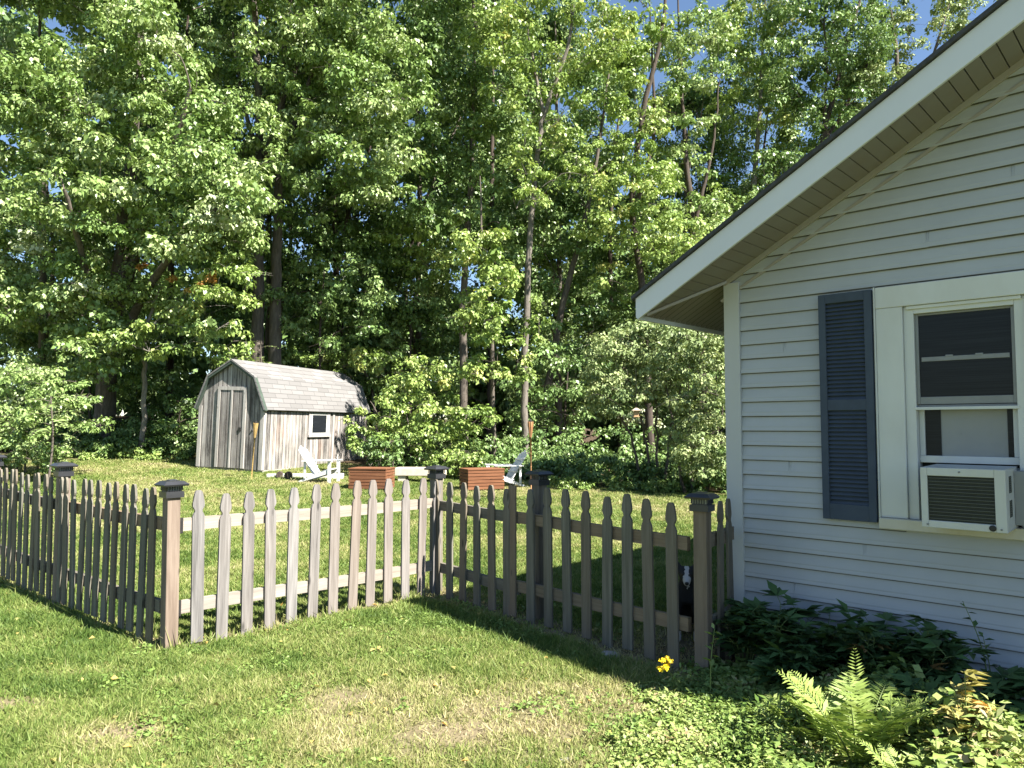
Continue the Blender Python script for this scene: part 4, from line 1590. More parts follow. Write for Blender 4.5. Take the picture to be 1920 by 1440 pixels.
# 3 two dark trunks in the hollow behind the shed
for (u0, u1, u2, lab, sd, regs, lf) in (
    (482, 487, 470, "left one of two close dark trunks rising behind the shed", 3,
     [(500, 90, 60, 110, 16, 22.5, 25, .5, .8), (480, 260, 50, 70, 9, 22, 23.6, .45, .65), (470, 420, 40, 40, 4, 22, 23.4, .4, .55), (420, 130, 60, 90, 9, 23, 25.5, .5, .8), (600, 80, 60, 80, 10, 22.3, 24, .5, .75), (440, -120, 160, 110, 18, 22, 26, .7, 1.0)], "maple"),
    (515, 522, 560, "right one of two close dark trunks behind the shed, forking into sunlit maple boughs", 4,
     [(640, 60, 90, 70, 18, 21.5, 24, .5, .8), (545, 180, 40, 60, 7, 22, 23.6, .4, .6), (560, 370, 50, 50, 6, 22, 23.5, .4, .6), (700, 150, 80, 90, 20, 21, 23.6, .5, .8), (690, 270, 75, 75, 14, 21, 23.4, .5, .75), (600, 240, 50, 70, 8, 22, 24, .45, .7), (560, 260, 45, 45, 5, 22, 24, .4, .6),
      (700, 340, 60, 40, 6, 21.5, 23, .45, .65), (640, -130, 170, 110, 24, 21.5, 25, .7, 1.0)], "maple")):
    b = gpt(u0, 24.2)
    tr = [[((b[0], b[1], b[2] - .2), .26), (P(u0 + 2, 560, 24.2), .18), (P(u1, 350, 24.1), .13), (P(u1 + (u2 - u1) * .3, 100, 24), .11), (P(u2, -150, 24), .05)],
          [(P(u1, 330, 24.1), .10), (P(u1 + 40, 200, 23.6), .075), (P(u1 + 105, 40, 23.2), .04)],
          [(P(u1, 300, 24.1), .09), (P(u1 - 35, 180, 24.2), .06), (P(u1 - 50, 60, 24.4), .03)]]
    tree("maple_tree", lab, "tree", b, tr, px_clumps(rg, regs), lf, L=.15, per=215, seed=sd, group=WG, bark=BARK, droop=.45)

# 4 dense dark tree in the middle
b = gpt(872, 25.5)
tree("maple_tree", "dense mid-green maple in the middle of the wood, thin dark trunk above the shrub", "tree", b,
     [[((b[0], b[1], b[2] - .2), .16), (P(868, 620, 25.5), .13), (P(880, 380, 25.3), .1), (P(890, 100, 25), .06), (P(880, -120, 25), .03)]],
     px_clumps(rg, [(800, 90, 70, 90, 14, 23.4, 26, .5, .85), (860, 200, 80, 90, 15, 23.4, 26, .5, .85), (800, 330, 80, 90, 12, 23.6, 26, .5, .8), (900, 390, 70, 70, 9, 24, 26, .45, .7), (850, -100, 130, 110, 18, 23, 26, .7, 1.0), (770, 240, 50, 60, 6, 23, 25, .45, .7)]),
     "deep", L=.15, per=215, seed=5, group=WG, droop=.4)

# 5 pale slim trunk with an airy top
b = gpt(984, 22.8)
tree("ash_tree", "slim tree with a pale sunlit trunk rising above the white lawn chair", "tree", b,
     [[((b[0], b[1], b[2] - .2), .13), (P(984, 690, 22.8), .105), (P(993, 460, 22.8), .092), (P(1006, 310, 22.8), .08), (P(1020, 215, 22.8), .068), (P(1062, 90, 22.6), .055), (P(1085, -60, 22.5), .025)],
      [(P(1020, 215, 22.8), .06), (P(1000, 120, 22.9), .04), (P(985, 20, 23), .02)],
      [(P(1003, 330, 22.8), .045), (P(978, 365, 22.2), .03), (P(968, 392, 21.8), .012)]],
     px_clumps(rg, [(1000, 60, 80, 70, 15, 21.6, 24, .45, .75), (1110, 60, 70, 60, 12, 21.6, 24, .45, .75), (930, 70, 50, 60, 8, 22, 24, .45, .7), (1040, 180, 60, 60, 10, 21.4, 23.4, .4, .65), (1010, 290, 45, 50, 8, 21.2, 22.4, .35, .55), (1080, 290, 40, 60, 7, 21.4, 23, .4, .6), (990, 590, 30, 25, 3, 21.4, 22.2, .3, .4), (1020, -100, 140, 90, 16, 21.5, 24, .6, .9), (940, 180, 35, 50, 5, 22, 23.6, .4, .55), (1000, 355, 26, 22, 4, 21.0, 21.9, .3, .42), (988, 650, 26, 22, 3, 20.8, 21.6, .28, .4)]),
     "yellow", L=.13, per=190, seed=6, group=WG, bark=BARK_MID, droop=.3)

# 6 young maple whose bright sprays hang before the dark centre
b = gpt(925, 22.6)
tree("understory_maple", "young maple with bright hanging sprays left of the pale slim trunk", "tree", b,
     [[((b[0], b[1], b[2] - .2), .075), (P(922, 640, 22.4), .06), (P(905, 480, 22.0), .04), (P(900, 330, 21.8), .018)]],
     px_clumps(rg, [(905, 470, 50, 45, 11, 20.8, 22.4, .4, .6), (900, 600, 38, 62, 12, 20.4, 21.8, .35, .55), (800, 490, 70, 24, 8, 24.8, 26, .45, .6), (940, 520, 30, 30, 4, 21, 22, .35, .5), (960, 690, 40, 25, 5, 21, 22, .3, .45), (760, 440, 50, 25, 6, 24.8, 26, .45, .6), (850, 430, 30, 30, 3, 23.4, 24.6, .35, .5)]),
     "yellow", L=.145, per=195, seed=7, group=WG, droop=.5)

# 7 dim leaning trunks in the dark centre
b = gpt(1012, 26)
tree("maple_tree", "leaning grey trunk in the dark hollow right of the garden torch", "tree", b,
     [[((b[0], b[1], b[2] - .2), .16), (P(1030, 700, 26), .13), (P(1062, 540, 26), .11), (P(1095, 420, 26), .09), (P(1130, 230, 26), .05), (P(1150, 60, 26), .02)]],
     px_clumps(rg, [(1060, 420, 80, 60, 9, 25, 27.5, .5, .8), (1080, 600, 90, 60, 9, 25, 27.5, .5, .7), (1130, 240, 60, 80, 9, 25, 27.5, .5, .8), (1000, 520, 60, 60, 6, 25, 27, .5, .7), (1060, 300, 60, 60, 7, 25, 27, .5, .8)]),
     "deep", L=.15, per=200, seed=8, group=WG, bark=BARK)

# 8 dark-trunked tree left of the eave
b = gpt(1222, 24.6)
tree("maple_tree", "dark-trunked maple with yellow-green top just left of the roof's lowest corner", "tree", b,
     [[((b[0], b[1], b[2] - .2), .14), (P(1206, 560, 24.6), .12), (P(1186, 400, 24.6), .10), (P(1200, 240, 24.5), .1), (P(1240, 60, 24.4), .06), (P(1260, -120, 24.4), .03)],
      [(P(1190, 400, 24.6), .09), (P(1225, 260, 24.6), .06), (P(1222, 100, 24.6), .035), (P(1218, -40, 24.6), .015)]],
     px_clumps(rg, [(1185, 330, 60, 70, 14, 22.4, 25, .45, .75), (1150, 430, 60, 45, 8, 23, 25, .45, .7), (1240, 440, 60, 60, 10, 23, 25, .45, .7), (1200, 190, 50, 60, 9, 22.6, 25, .4, .65), (1170, 90, 50, 60, 9, 22.6, 25, .45, .65), (1160, 520, 50, 40, 5, 23.5, 25.5, .4, .6), (1210, 60, 40, 70, 5, 23, 25, .4, .6)]),
     "yellow", L=.14, per=195, seed=9, group=WG, bark=BARK_DARK)

# 9-12 lighter trees against the sky, over the roof
b = gpt(1414, 30)
tree("birch_tree", "slender pale-stemmed birch against the sky above the rake of the roof", "tree", b,
     [[((b[0], b[1], b[2] - .2), .15), (P(1414, 420, 30), .12), (P(1422, 230, 30), .085), (P(1432, 60, 30), .05), (P(1436, -80, 30), .02)]],
     px_clumps(rg, [(1420, 60, 75, 75, 30, 28.5, 31.5, .5, .85), (1420, 190, 70, 60, 14, 28.5, 31, .45, .7), (1460, 290, 50, 50, 9, 28.5, 31, .45, .7), (1380, 390, 60, 40, 8, 28, 30, .5, .8), (1440, 200, 40, 60, 5, 29, 31, .4, .6), (1350, 60, 40, 40, 5, 29, 31, .5, .7), (1430, -80, 110, 70, 10, 29, 31, .6, .9)]),
     "yellow", L=.15, per=140, seed=10, group=WG, bark=BARK_PALE, droop=.3)
b = gpt(1478, 28)
tree("ash_tree", "tree with dark slender limbs sweeping right above the middle of the roof", "tree", b,
     [[((b[0], b[1], b[2] - .2), .2), (P(1490, 420, 28), .16), (P(1545, 250, 28), .11), (P(1580, 110, 28), .075), (P(1625, -40, 28), .04)],
      [(P(1530, 290, 28), .08), (P(1590, 190, 28.3), .055), (P(1660, 60, 28.6), .025)],
      [(P(1545, 250, 28), .06), (P(1550, 120, 27.7), .04), (P(1545, 0, 27.5), .02)]],
     px_clumps(rg, [(1520, 60, 75, 75, 24, 26.6, 29.4, .5, .85), (1600, 60, 70, 70, 22, 26.6, 29.4, .5, .8), (1560, 190, 60, 50, 14, 26.8, 29, .45, .7), (1500, 170, 60, 60, 10, 27, 29, .45, .7), (1620, 180, 40, 40, 7, 27, 29, .45, .7), (1520, 300, 60, 60, 10, 27, 29, .45, .7), (1450, 330, 40, 50, 6, 27, 29, .45, .7), (1580, -90, 110, 70, 14, 26.5, 29.5, .6, .9)]),
     "deep", L=.145, per=170, seed=11, group=WG, bark=BARK_DARK, droop=.35)
b = gpt(1720, 29)
tree("ash_tree", "tree at the upper right whose pale crown pokes above the roof edge", "tree", b,
     [[((b[0], b[1], b[2] - .2), .2), (P(1715, 400, 29), .16), (P(1690, 180, 29), .1), (P(1670, 20, 29), .05)], [(P(1700, 250, 29), .08), (P(1750, 100, 29), .05), (P(1800, -60, 29), .02)]],
     px_clumps(rg, [(1650, 150, 55, 60, 16, 27.5, 30, .5, .75), (1690, 70, 40, 60, 8, 28, 30, .45, .65), (1770, 30, 50, 45, 8, 28, 30, .5, .7), (1840, -40, 90, 50, 9, 28, 30, .6, .9), (1700, 330, 120, 80, 18, 27, 30, .7, 1.0)]),
     "pale", L=.15, per=170, seed=12, group=WG, bark=BARK)
b = gpt(1312, 26.5)
tree("maple_tree", "leafy maple filling the gap between the lilac tops and the low roof corner", "tree", b,
     [[((b[0], b[1], b[2] - .2), .18), (P(1310, 560, 26.5), .15), (P(1290, 330, 26.4), .1), (P(1275, 120, 26.3), .05), (P(1270, -40, 26.3), .02)], [(P(1302, 420, 26.4), .08), (P(1335, 280, 26.4), .05), (P(1350, 150, 26.4), .02)]],
     px_clumps(rg, [(1290, 440, 70, 50, 14, 24.5, 27, .5, .8), (1290, 330, 50, 50, 8, 25, 27, .45, .7), (1250, 540, 60, 50, 10, 24.5, 27, .5, .7), (1370, 410, 50, 40, 8, 25, 27, .5, .75), (1300, 110, 70, 80, 20, 24.6, 27.5, .5, .75), (1270, 240, 50, 50, 9, 24.6, 27, .45, .65), (1310, 600, 60, 40, 8, 25, 27, .5, .7), (1330, 30, 40, 40, 5, 25, 27, .4, .6)]),
     "maple", L=.14, per=185, seed=13, group=WG, bark=BARK_DARK)
# white pine, soft bluish boughs
b = gpt(1332, 33)
zs = [(1330 + q.normal() * 26, v) for q in [np.random.default_rng(77)] for v in np.linspace(120, 420, 18)]
tree("pine_tree", "bluish soft-needled pine half hidden beside the slender pale birch", "tree", b,
     [[((b[0], b[1], b[2] - .2), .22), (P(1332, 400, 33), .17), (P(1333, 200, 33), .1), (P(1334, 60, 33), .03)]],
     (np.array([P(u, v, 33 + rg.normal() * .8) for u, v in zs]), np.array([rg.uniform(.55, .9) for _ in zs])),
     "blue", L=.17, per=300, seed=14, group=WG, bark=BARK_DARK, flat=.35, droop=.15, wid=.10)

# second row: taller, darker, behind the first; each with a crown of its own
ROW = [
    (-16.5, 26.0, 19, 3.4, 60, "maple", "maple at the far left edge, standing behind the big sunlit maple"),
    (-12.6, 27.5, 20, 3.2, 56, "deep", "dark tree directly behind the big sunlit maple's crown"),
    (-9.4, 28.5, 21, 3.2, 56, "deep", "dark tall tree filling the gap left of the two close dark trunks"),
    (-6.4, 28.0, 20, 3.0, 56, "deep", "dark tall tree directly behind the garden shed's ridge"),
    (-3.6, 29.0, 21, 3.2, 60, "deep", "dark tall tree behind the bright shrub beside the shed"),
    (-0.8, 28.5, 20, 3.0, 50, "maple", "tall tree behind the pale slim trunk, left side"),
    (1.9, 29.5, 20, 2.9, 44, "deep", "tall dark tree behind the leaning grey trunk"),
    (4.4, 30.5, 17.5, 2.9, 50, "maple", "shorter tree deep behind the dark-trunked maple"),
    (7.6, 31.5, 16.5, 2.8, 46, "deep", "tree deep behind the lilac tops, low crown under the sky gap"),
    (11.0, 33.0, 18.0, 3.0, 50, "maple", "tree far behind the house roof, between the birch and sweeping limbs"),
    (16.5, 34.0, 18.5, 3.4, 50, "deep", "tree farthest right behind the house, hidden to its crown by the roof"),
]
for i, (x, y, H, rm, n, lf, lab) in enumerate(ROW):
    z = g1(x, y)
    c = crown_clumps(np.random.default_rng(300 + i), x, y, z + H * 0.06, z + H, rm, int(n * 1.25), .75, 1.2)
    tree("maple_tree" if lf == "maple" else "oak_tree", lab, "tree", (x, y, z), up_trunk(x, y, H * .95, .13, seed=i), c, lf, L=.17, per=150, seed=30 + i, group=WG, bark=BARK_DARK if i % 2 else BARK)

# thick low understory that closes the view under the crowns
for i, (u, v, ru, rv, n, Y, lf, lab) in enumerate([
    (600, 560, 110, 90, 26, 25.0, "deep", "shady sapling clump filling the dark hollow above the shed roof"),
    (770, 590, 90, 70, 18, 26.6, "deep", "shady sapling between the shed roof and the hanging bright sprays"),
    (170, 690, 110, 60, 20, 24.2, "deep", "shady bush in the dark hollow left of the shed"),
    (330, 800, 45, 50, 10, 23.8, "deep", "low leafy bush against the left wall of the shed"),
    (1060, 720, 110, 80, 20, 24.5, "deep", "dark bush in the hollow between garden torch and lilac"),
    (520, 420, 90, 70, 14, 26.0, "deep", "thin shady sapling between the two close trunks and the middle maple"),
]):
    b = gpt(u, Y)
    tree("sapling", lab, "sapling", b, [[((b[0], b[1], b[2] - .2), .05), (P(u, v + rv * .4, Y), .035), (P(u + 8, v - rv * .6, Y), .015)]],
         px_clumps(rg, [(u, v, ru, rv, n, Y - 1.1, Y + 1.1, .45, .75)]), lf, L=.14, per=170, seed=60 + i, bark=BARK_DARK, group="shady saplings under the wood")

# yellow-green boughs above the shed roof
b = gpt(705, 26.2)
tree("understory_maple", "low young maple whose flat yellow-green bough lies just above the shed roof", "tree", b,
     [[((b[0], b[1], b[2] - .2), .06), (P(700, 740, 26.2), .05), (P(660, 670, 26.2), .03), (P(590, 650, 26.0), .012)]],
     px_clumps(rg, [(600, 662, 45, 18, 8, 25.0, 26.1, .35, .55), (660, 672, 50, 22, 9, 25.0, 26.1, .35, .55), (560, 670, 25, 15, 3, 25.0, 25.9, .3, .45), (720, 690, 40, 25, 5, 24.6, 25.7, .35, .5)]), "yellow", L=.14, per=200, seed=70, group=WG, droop=.45)

# bright shrub on the shed's right, and its neighbours
b = gpt(775, 21.6)
tree("leafy_shrub", "large bright green shrub crowding the right end of the shed", "shrub", b,
     [[((b[0] + dx, b[1], b[2] - .1), .035), ((b[0] + dx * 3, b[1] + .1, b[2] + 1.1), .025), ((b[0] + dx * 5, b[1], b[2] + 2.0), .01)] for dx in (-.25, -.05, .15, .3)],
     px_clumps(rg, [(795, 720, 55, 45, 16, 20.2, 22.5, .35, .55), (800, 780, 85, 45, 22, 20.0, 22.3, .35, .55), (672, 800, 20, 40, 6, 19.9, 20.6, .26, .36), (728, 795, 26, 45, 8, 20.0, 21.5, .3, .45), (860, 690, 45, 22, 6, 20.6, 22.3, .3, .45), (885, 790, 45, 16, 6, 20.2, 21.9, .3, .42), (830, 840, 55, 22, 7, 20.2, 21.7, .28, .4)]),
     "yellow", L=.125, per=210, seed=71, droop=.5, group="shrubs along the back of the lawn")
b = gpt(860, 19.9)
tree("hydrangea_bush", "low pale yellow-green bush left of the white lawn chair by the torch", "shrub", b,
     [[((b[0] + dx, b[1], b[2] - .1), .015), ((b[0] + dx * 2, b[1], b[2] + .5), .008)] for dx in (-.2, 0, .2)],
     px_clumps(rg, [(848, 868, 45, 18, 10, 19.4, 20.1, .22, .32), (885, 858, 18, 14, 4, 19.4, 20, .18, .26)]), "yellow", L=.10, per=420, seed=72, group="shrubs along the back of the lawn")
b = gpt(715, 20.0)
tree("garden_bush", "small dark bush with an orange bloom between the shed and red-brown chest", "shrub", b,
     [[((b[0] + dx, b[1], b[2] - .1), .015), ((b[0] + dx * 2, b[1], b[2] + .6), .008)] for dx in (-.2, 0, .2)],
     px_clumps(rg, [(715, 845, 40, 22, 10, 19.5, 20.4, .25, .38)]), "deep", L=.10, per=320, seed=73, group="shrubs along the back of the lawn",
     extra=[(lambda q: q)(clump_leaves(rg, [P(703, 850, 19.4)], [.14], 1500, .06))])
# lilacs by the house corner
b = gpt(1222, 18.0)
tree("lilac_bush", "pale grey-green lilac with an arching top above the bird feeder", "shrub", b,
     [[((b[0] + dx, b[1], b[2] - .1), .04), ((b[0] + dx * 2 - .1, b[1] - .2, b[2] + 1.3), .03), ((b[0] + dx * 4 - .4, b[1] - .5, b[2] + 2.5), .012)] for dx in (-.22, -.05, .1, .25)],
     px_clumps(rg, [(1185, 665, 70, 38, 18, 16.8, 18.4, .35, .55), (1165, 735, 62, 34, 16, 16.6, 18.2, .3, .5), (1230, 620, 45, 28, 8, 17, 18.4, .35, .5), (1130, 715, 30, 25, 5, 16.8, 17.8, .28, .4), (1235, 720, 30, 35, 5, 17, 18.2, .3, .42)]),
     "pale", L=.085, per=520, seed=74, droop=.3, group="lilacs behind the house corner", branch_r=.02)
b = gpt(1300, 17.2)
tree("lilac_bush", "taller pale lilac standing right against the house corner board", "shrub", b,
     [[((b[0] + dx, b[1], b[2] - .1), .04), ((b[0] + dx * 2, b[1] - .1, b[2] + 1.3), .03), ((b[0] + dx * 3, b[1] - .2, b[2] + 2.6), .012)] for dx in (-.22, -.05, .1, .25)],
     px_clumps(rg, [(1305, 650, 50, 40, 14, 16, 17.6, .35, .5), (1315, 740, 45, 60, 16, 15.8, 17.4, .32, .48), (1318, 840, 38, 50, 12, 15.8, 17.2, .3, .45), (1280, 800, 26, 45, 6, 16.2, 17.4, .28, .42), (1390, 700, 50, 110, 16, 16, 17.6, .35, .5)]),
     "pale", L=.085, per=480, seed=75, droop=.3, group="lilacs behind the house corner", branch_r=.02)
# bush at the far left
b = gpt(45, 18.9)
tree("leafy_shrub", "bright bush at the far left beyond the picket fence", "shrub", b,
     [[((b[0] + dx, b[1], b[2] - .1), .03), ((b[0] + dx * 3, b[1], b[2] + 1.2), .02), ((b[0] + dx * 5, b[1], b[2] + 2.1), .008)] for dx in (-.3, -.1, .1, .3)],
     px_clumps(rg, [(60, 720, 70, 35, 16, 18.0, 19.4, .32, .5), (40, 790, 75, 45, 22, 17.599999999999998, 19.2, .3, .48), (130, 740, 35, 35, 6, 18.0, 19.2, .3, .42), (60, 850, 80, 25, 14, 17.299999999999997, 18.4, .28, .4), (-60, 770, 60, 90, 20, 17.799999999999997, 19.4, .35, .5), (165, 790, 35, 14, 5, 18.0, 19.0, .25, .36)]),
     "maple", L=.10, per=330, seed=76, droop=.4, group="shrubs along the back of the lawn")


# pinnate leaves: ferns and sumac
def frond(base, d, length, width, pairs, droop, pw=0.16, up=(0, 0, 1), rng=RNG, t0=0.12):
    """leaflets in pairs along an arching midrib; returns leaf arrays and the midrib"""
    base, d = np.asarray(base, float), unit(np.asarray(d, float))
    t = np.linspace(t0, 1, pairs)
    side = np.cross(d, np.asarray(up, float))
    side = side / (np.linalg.norm(side) + 1e-9)
    mid = base + d * (length * t)[:, None]
    mid[:, 2] -= droop * length * t ** 2.2
    tang = unit(np.gradient(mid, axis=0))
    prof = np.sin(np.pi * np.clip((t - t0 + 0.10) / (1.10 - t0), 0, 1)) ** 0.7 * (1.15 - 0.55 * t)
    Vs, val = [], []
    for s in (-1, 1):
        tip = unit(side * s + tang * 0.38 + rng.normal(size=(pairs, 3)) * 0.05)
        n = unit(np.cross(tang, side) * 1.0 + rng.normal(size=(pairs, 3)) * 0.15)
        n *= np.sign(n[:, 2:3] + 1e-6)
        Vs.append(leaf_quads(mid, n, tip, width * prof + 0.004, pw, 0.04))
        val.append(np.clip(0.55 + rng.normal(size=pairs) * 0.12, 0, 1))
    full = np.concatenate([base[None], mid])
    return (np.concatenate(Vs), np.concatenate(val)), full


def frond_plant(name, label, cat, base, fronds, leaf, stem_mat, group=None, stalk=None, parts=("fronds", "stems")):
    root = empty(name, base)
    tag(root, label, cat, group)
    off = np.array(base, float)
    lv, w = [], Wood()
    for f in fronds:
        (V, val), mid = frond(**f)
        lv.append((V - off, val))
        w.tube(smooth_path(mid[:: max(1, len(mid) // 5)], 2) - off, np.linspace(.006 if not stalk else .008, .0015, len(smooth_path(mid[:: max(1, len(mid) // 5)], 2))), 4)
    if stalk:
        pts, rr = stalk
        Q = smooth_path(pts, 5)
        w.tube(Q - off, np.interp(np.linspace(0, 1, len(Q)), np.linspace(0, 1, len(rr)), rr), 7)
    leaf_mesh(parts[0], lv, LEAF[leaf], root)
    w.build(parts[1], stem_mat, root)
    return root


def sumac(u, v_top, Y, label, n=11, L=0.75, seed=1):
    q = np.random.default_rng(seed)
    b = gpt(u, Y)
    top = np.array(P(u, v_top, Y))
    fr = []
    for k in range(n):
        a = k * 2.4 + q.normal() * .2
        f = 0.55 + 0.45 * (k / n)
        o = np.array(b) * (1 - f) + top * f
        fr.append(dict(base=o, d=(math.cos(a), math.sin(a), 0.35), length=L * q.uniform(.8, 1.1), width=.19, pairs=13, droop=.55, pw=.17, rng=q))
    frond_plant("sumac", label, "sumac", b, fr, "fern" if False else "maple", BARK, "sumacs at the wood's edge", ([b, (np.array(b) + top) / 2 + np.array([.08, 0, 0]), top], [.03, .022, .012]), parts=("foliage", "stem"))


sumac(95, 742, 17.0, "feathery sumac in front of the far-left bush, by the second fence post", 14, .8, 3)
sumac(488, 632, 23.4, "feathery sumac rising behind the shed's peak", 10, .9, 4)

# far wood beyond, one leafy mass
q = np.random.default_rng(9)
C, Rd = [], []
for _ in range(950):
    x = q.uniform(-34, 34)
    y = q.uniform(36, 50)
    top = np.interp(x, [-40, -2, 3, 6, 9, 14, 40], [30, 28, 20, 13, 12, 13, 14])
    z = g1(x, y) + q.random() * top if q.random() < .7 else g1(x, y) + q.random() * 7
    C.append((x, y, z))
    Rd.append(q.uniform(1.6, 2.6))
V, val = clump_leaves(q, np.array(C), np.array(Rd), 19, .46, .8, .2, upw=.1)
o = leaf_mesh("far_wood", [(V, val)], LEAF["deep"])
tag(o, "deep leafy wood behind the first rows of trees", "woods", None, "stuff")

# low growth along the edge of the wood
C, Rd = [], []
for _ in range(1150):
    x = q.uniform(-18, 10)
    dep = abs(q.normal()) * 2.6
    y = float(edge_y(x)) + dep - .1
    if -8.9 < x < -4.2 and 19 < y < 26:
        continue
    C.append((x, y, g1(x, y) + q.uniform(.05, .4 + .28 * dep)))
    Rd.append(q.uniform(.25, .42) * (1 + .12 * dep))
qx = np.random.default_rng(88)
for _ in range(220):
    x = qx.uniform(9.5, 19)
    dep = abs(qx.normal()) * 2.4
    y = float(edge_y(x)) + dep
    C.append((x, y, g1(x, y) + qx.uniform(.05, .5 + .4 * dep)))
    Rd.append(qx.uniform(.3, .6))
V, val = clump_leaves(q, np.array(C), np.array(Rd), 170, .10, .6, .4)
o = leaf_mesh("undergrowth", [(V, val)], LEAF["deep"])
tag(o, "low dark undergrowth along the edge of the wood", "undergrowth", None, "stuff")
C, Rd = [], []
for _ in range(60):
    p = on_ground(q.uniform(140, 345), q.uniform(21.8, 22.8))
    C.append((p.x, p.y, p.z + q.uniform(.05, .2)))
    Rd.append(q.uniform(.18, .3))
for _ in range(40):
    p = on_ground(q.uniform(1030, 1340), q.uniform(17.0, 18.3))
    C.append((p.x, p.y, p.z + q.uniform(.02, .2)))
    Rd.append(q.uniform(.15, .28))
V, val = clump_leaves(q, np.array(C), np.array(Rd), 260, .07, .6, .3)
o = leaf_mesh("edge_weeds", [(V, val)], LEAF["yellow"])
tag(o, "sunlit yellow-green weeds where the back lawn meets the wood", "weeds", None, "stuff")

# ------------------------------------------------------------------ lawn
class VNoise:
    def __init__(self, seed):
        self.g = np.random.default_rng(seed).random((256, 256))

    def __call__(self, x, y, s):
        x, y = np.asarray(x) / s, np.asarray(y) / s
        xi, yi = np.floor(x).astype(int), np.floor(y).astype(int)
        fx, fy = x - xi, y - yi
        fx, fy = fx * fx * (3 - 2 * fx), fy * fy * (3 - 2 * fy)
        g = lambda a, b_: self.g[a % 256, b_ % 256]
        return (g(xi, yi) * (1 - fx) + g(xi + 1, yi) * fx) * (1 - fy) + (g(xi, yi + 1) * (1 - fx) + g(xi + 1, yi + 1) * fx) * fy


VN = VNoise(4)


def seg_dist(x, y, a, b_):
    ax, ay, bx, by = a[0], a[1], b_[0], b_[1]
    t = np.clip(((x - ax) * (bx - ax) + (y - ay) * (by - ay)) / ((bx - ax) ** 2 + (by - ay) ** 2), 0, 1)
    return np.hypot(x - ax - t * (bx - ax), y - ay - t * (by - ay))


def bare(x, y):
    """thin, dry or bare turf: 0 lush .. 1 bare"""
    x, y = np.asarray(x, float), np.asarray(y, float)
    j = VN(x, y, .35) * .55 + VN(x + 31, y, .12) * .45
    j2 = VN(x, y + 17, .9)
    d = np.zeros_like(x)

    def blob(cx, cy_, sx, sy, amp):
        r2 = ((x - cx) / sx) ** 2 + ((y - cy_) / sy) ** 2
        return amp * np.exp(-r2 ** 1.3) * (0.45 + 1.1 * j)
    d = np.maximum(d, blob(-.1, 4.08, 1.3, .62, .80))
    d = np.maximum(d, blob(-.95, 4.35, .25, .22, .95))
    d = np.maximum(d, blob(.3, 3.65, .5, .35, .6))
    d = np.maximum(d, blob(.75, 4.25, .45, .28, .6))
    d = np.maximum(d, blob(-1.97, 3.82, .26, .18, 1.25))
    d = np.maximum(d, blob(-2.80, 4.2, .34, .13, 1.15))
    d = np.maximum(d, blob(-2.75, 4.75, .3, .12, .6))
    d = np.maximum(d, .9 * np.exp(-(seg_dist(x, y, P0, P1) / .12) ** 2) * (.4 + j))
    d = np.maximum(d, .8 * np.exp(-(seg_dist(x, y, P0, P0 + dl * 7) / .13) ** 2) * (.4 + j))
    d = np.maximum(d, 1.0 * np.exp(-(seg_dist(x, y, P1, P2) / .22) ** 2) * (.5 + j))
    d = np.maximum(d, 1.1 * np.exp(-(seg_dist(x, y, HC, (HC[0] + 4 * .731, HC[1] - 4 * .682)) / .75) ** 4))
    d = d + np.clip(j2 - .55, 0, 1) * .45
    return np.clip(d, 0, 1)


def house_xy(x, y):
    c, s = math.cos(HYAW), math.sin(HYAW)
    dx, dy = x - HC[0], y - HC[1]
    return c * dx + s * dy, -s * dx + c * dy


def grid_axis(lo, hi, f0, f1, fine, coarse):
    a = [np.arange(f0, f1, fine)]
    s, v = fine, f0
    left = []
    while v > lo:
        s = min(s * 1.25, coarse)
        v -= s
        left.append(v)
    s, v = fine, f1
    right = []
    while v < hi:
        right.append(v)
        s = min(s * 1.25, coarse)
        v += s
    return np.concatenate([np.array(left[::-1]), a[0], np.array(right)])


gx_ = grid_axis(-300, 300, -8, 6, .16, 30)
gy_ = grid_axis(-200, 400, 2, 10, .16, 30)
X, Y = np.meshgrid(gx_, gy_)
Z = gz(X, Y)
nx_, ny_ = len(gx_), len(gy_)
idx = np.arange(nx_ * ny_).reshape(ny_, nx_)
Q = np.stack([idx[:-1, :-1], idx[:-1, 1:], idx[1:, 1:], idx[1:, :-1]], -1).reshape(-1, 4)


def mat_ground():
    m, nt, b, _ = new_mat("lawn_soil")
    a = nt.nodes.new("ShaderNodeAttribute")
    a.attribute_name = "bare"
    a2 = nt.nodes.new("ShaderNodeAttribute")
    a2.attribute_name = "litter"
    f = noise(nt, (9, 9, 9), 8, 0.7)
    f2 = noise(nt, (45, 45, 45), 6, 0.7)
    ff = math_n(nt, "ADD", math_n(nt, "MULTIPLY", f, .5), math_n(nt, "MULTIPLY", f2, .5))
    green = ramp(nt, ff, [(.35, (.075, .095, .028)), (.6, (.14, .15, .05)), (.75, (.21, .19, .085))])
    soil = ramp(nt, ff, [(.33, (.10, .085, .05)), (.5, (.19, .155, .095)), (.68, (.28, .23, .15))])
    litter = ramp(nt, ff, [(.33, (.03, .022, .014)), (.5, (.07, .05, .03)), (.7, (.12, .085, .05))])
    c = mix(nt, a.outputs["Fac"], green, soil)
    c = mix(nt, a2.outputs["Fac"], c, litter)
    nt.links.new(c, b.inputs["Base Color"])
    b.inputs["Roughness"].default_value = 1.0
    b.inputs["Specular IOR Level"].default_value = 0.1
    bump(nt, b, ff, 0.8, 0.03)
    return m


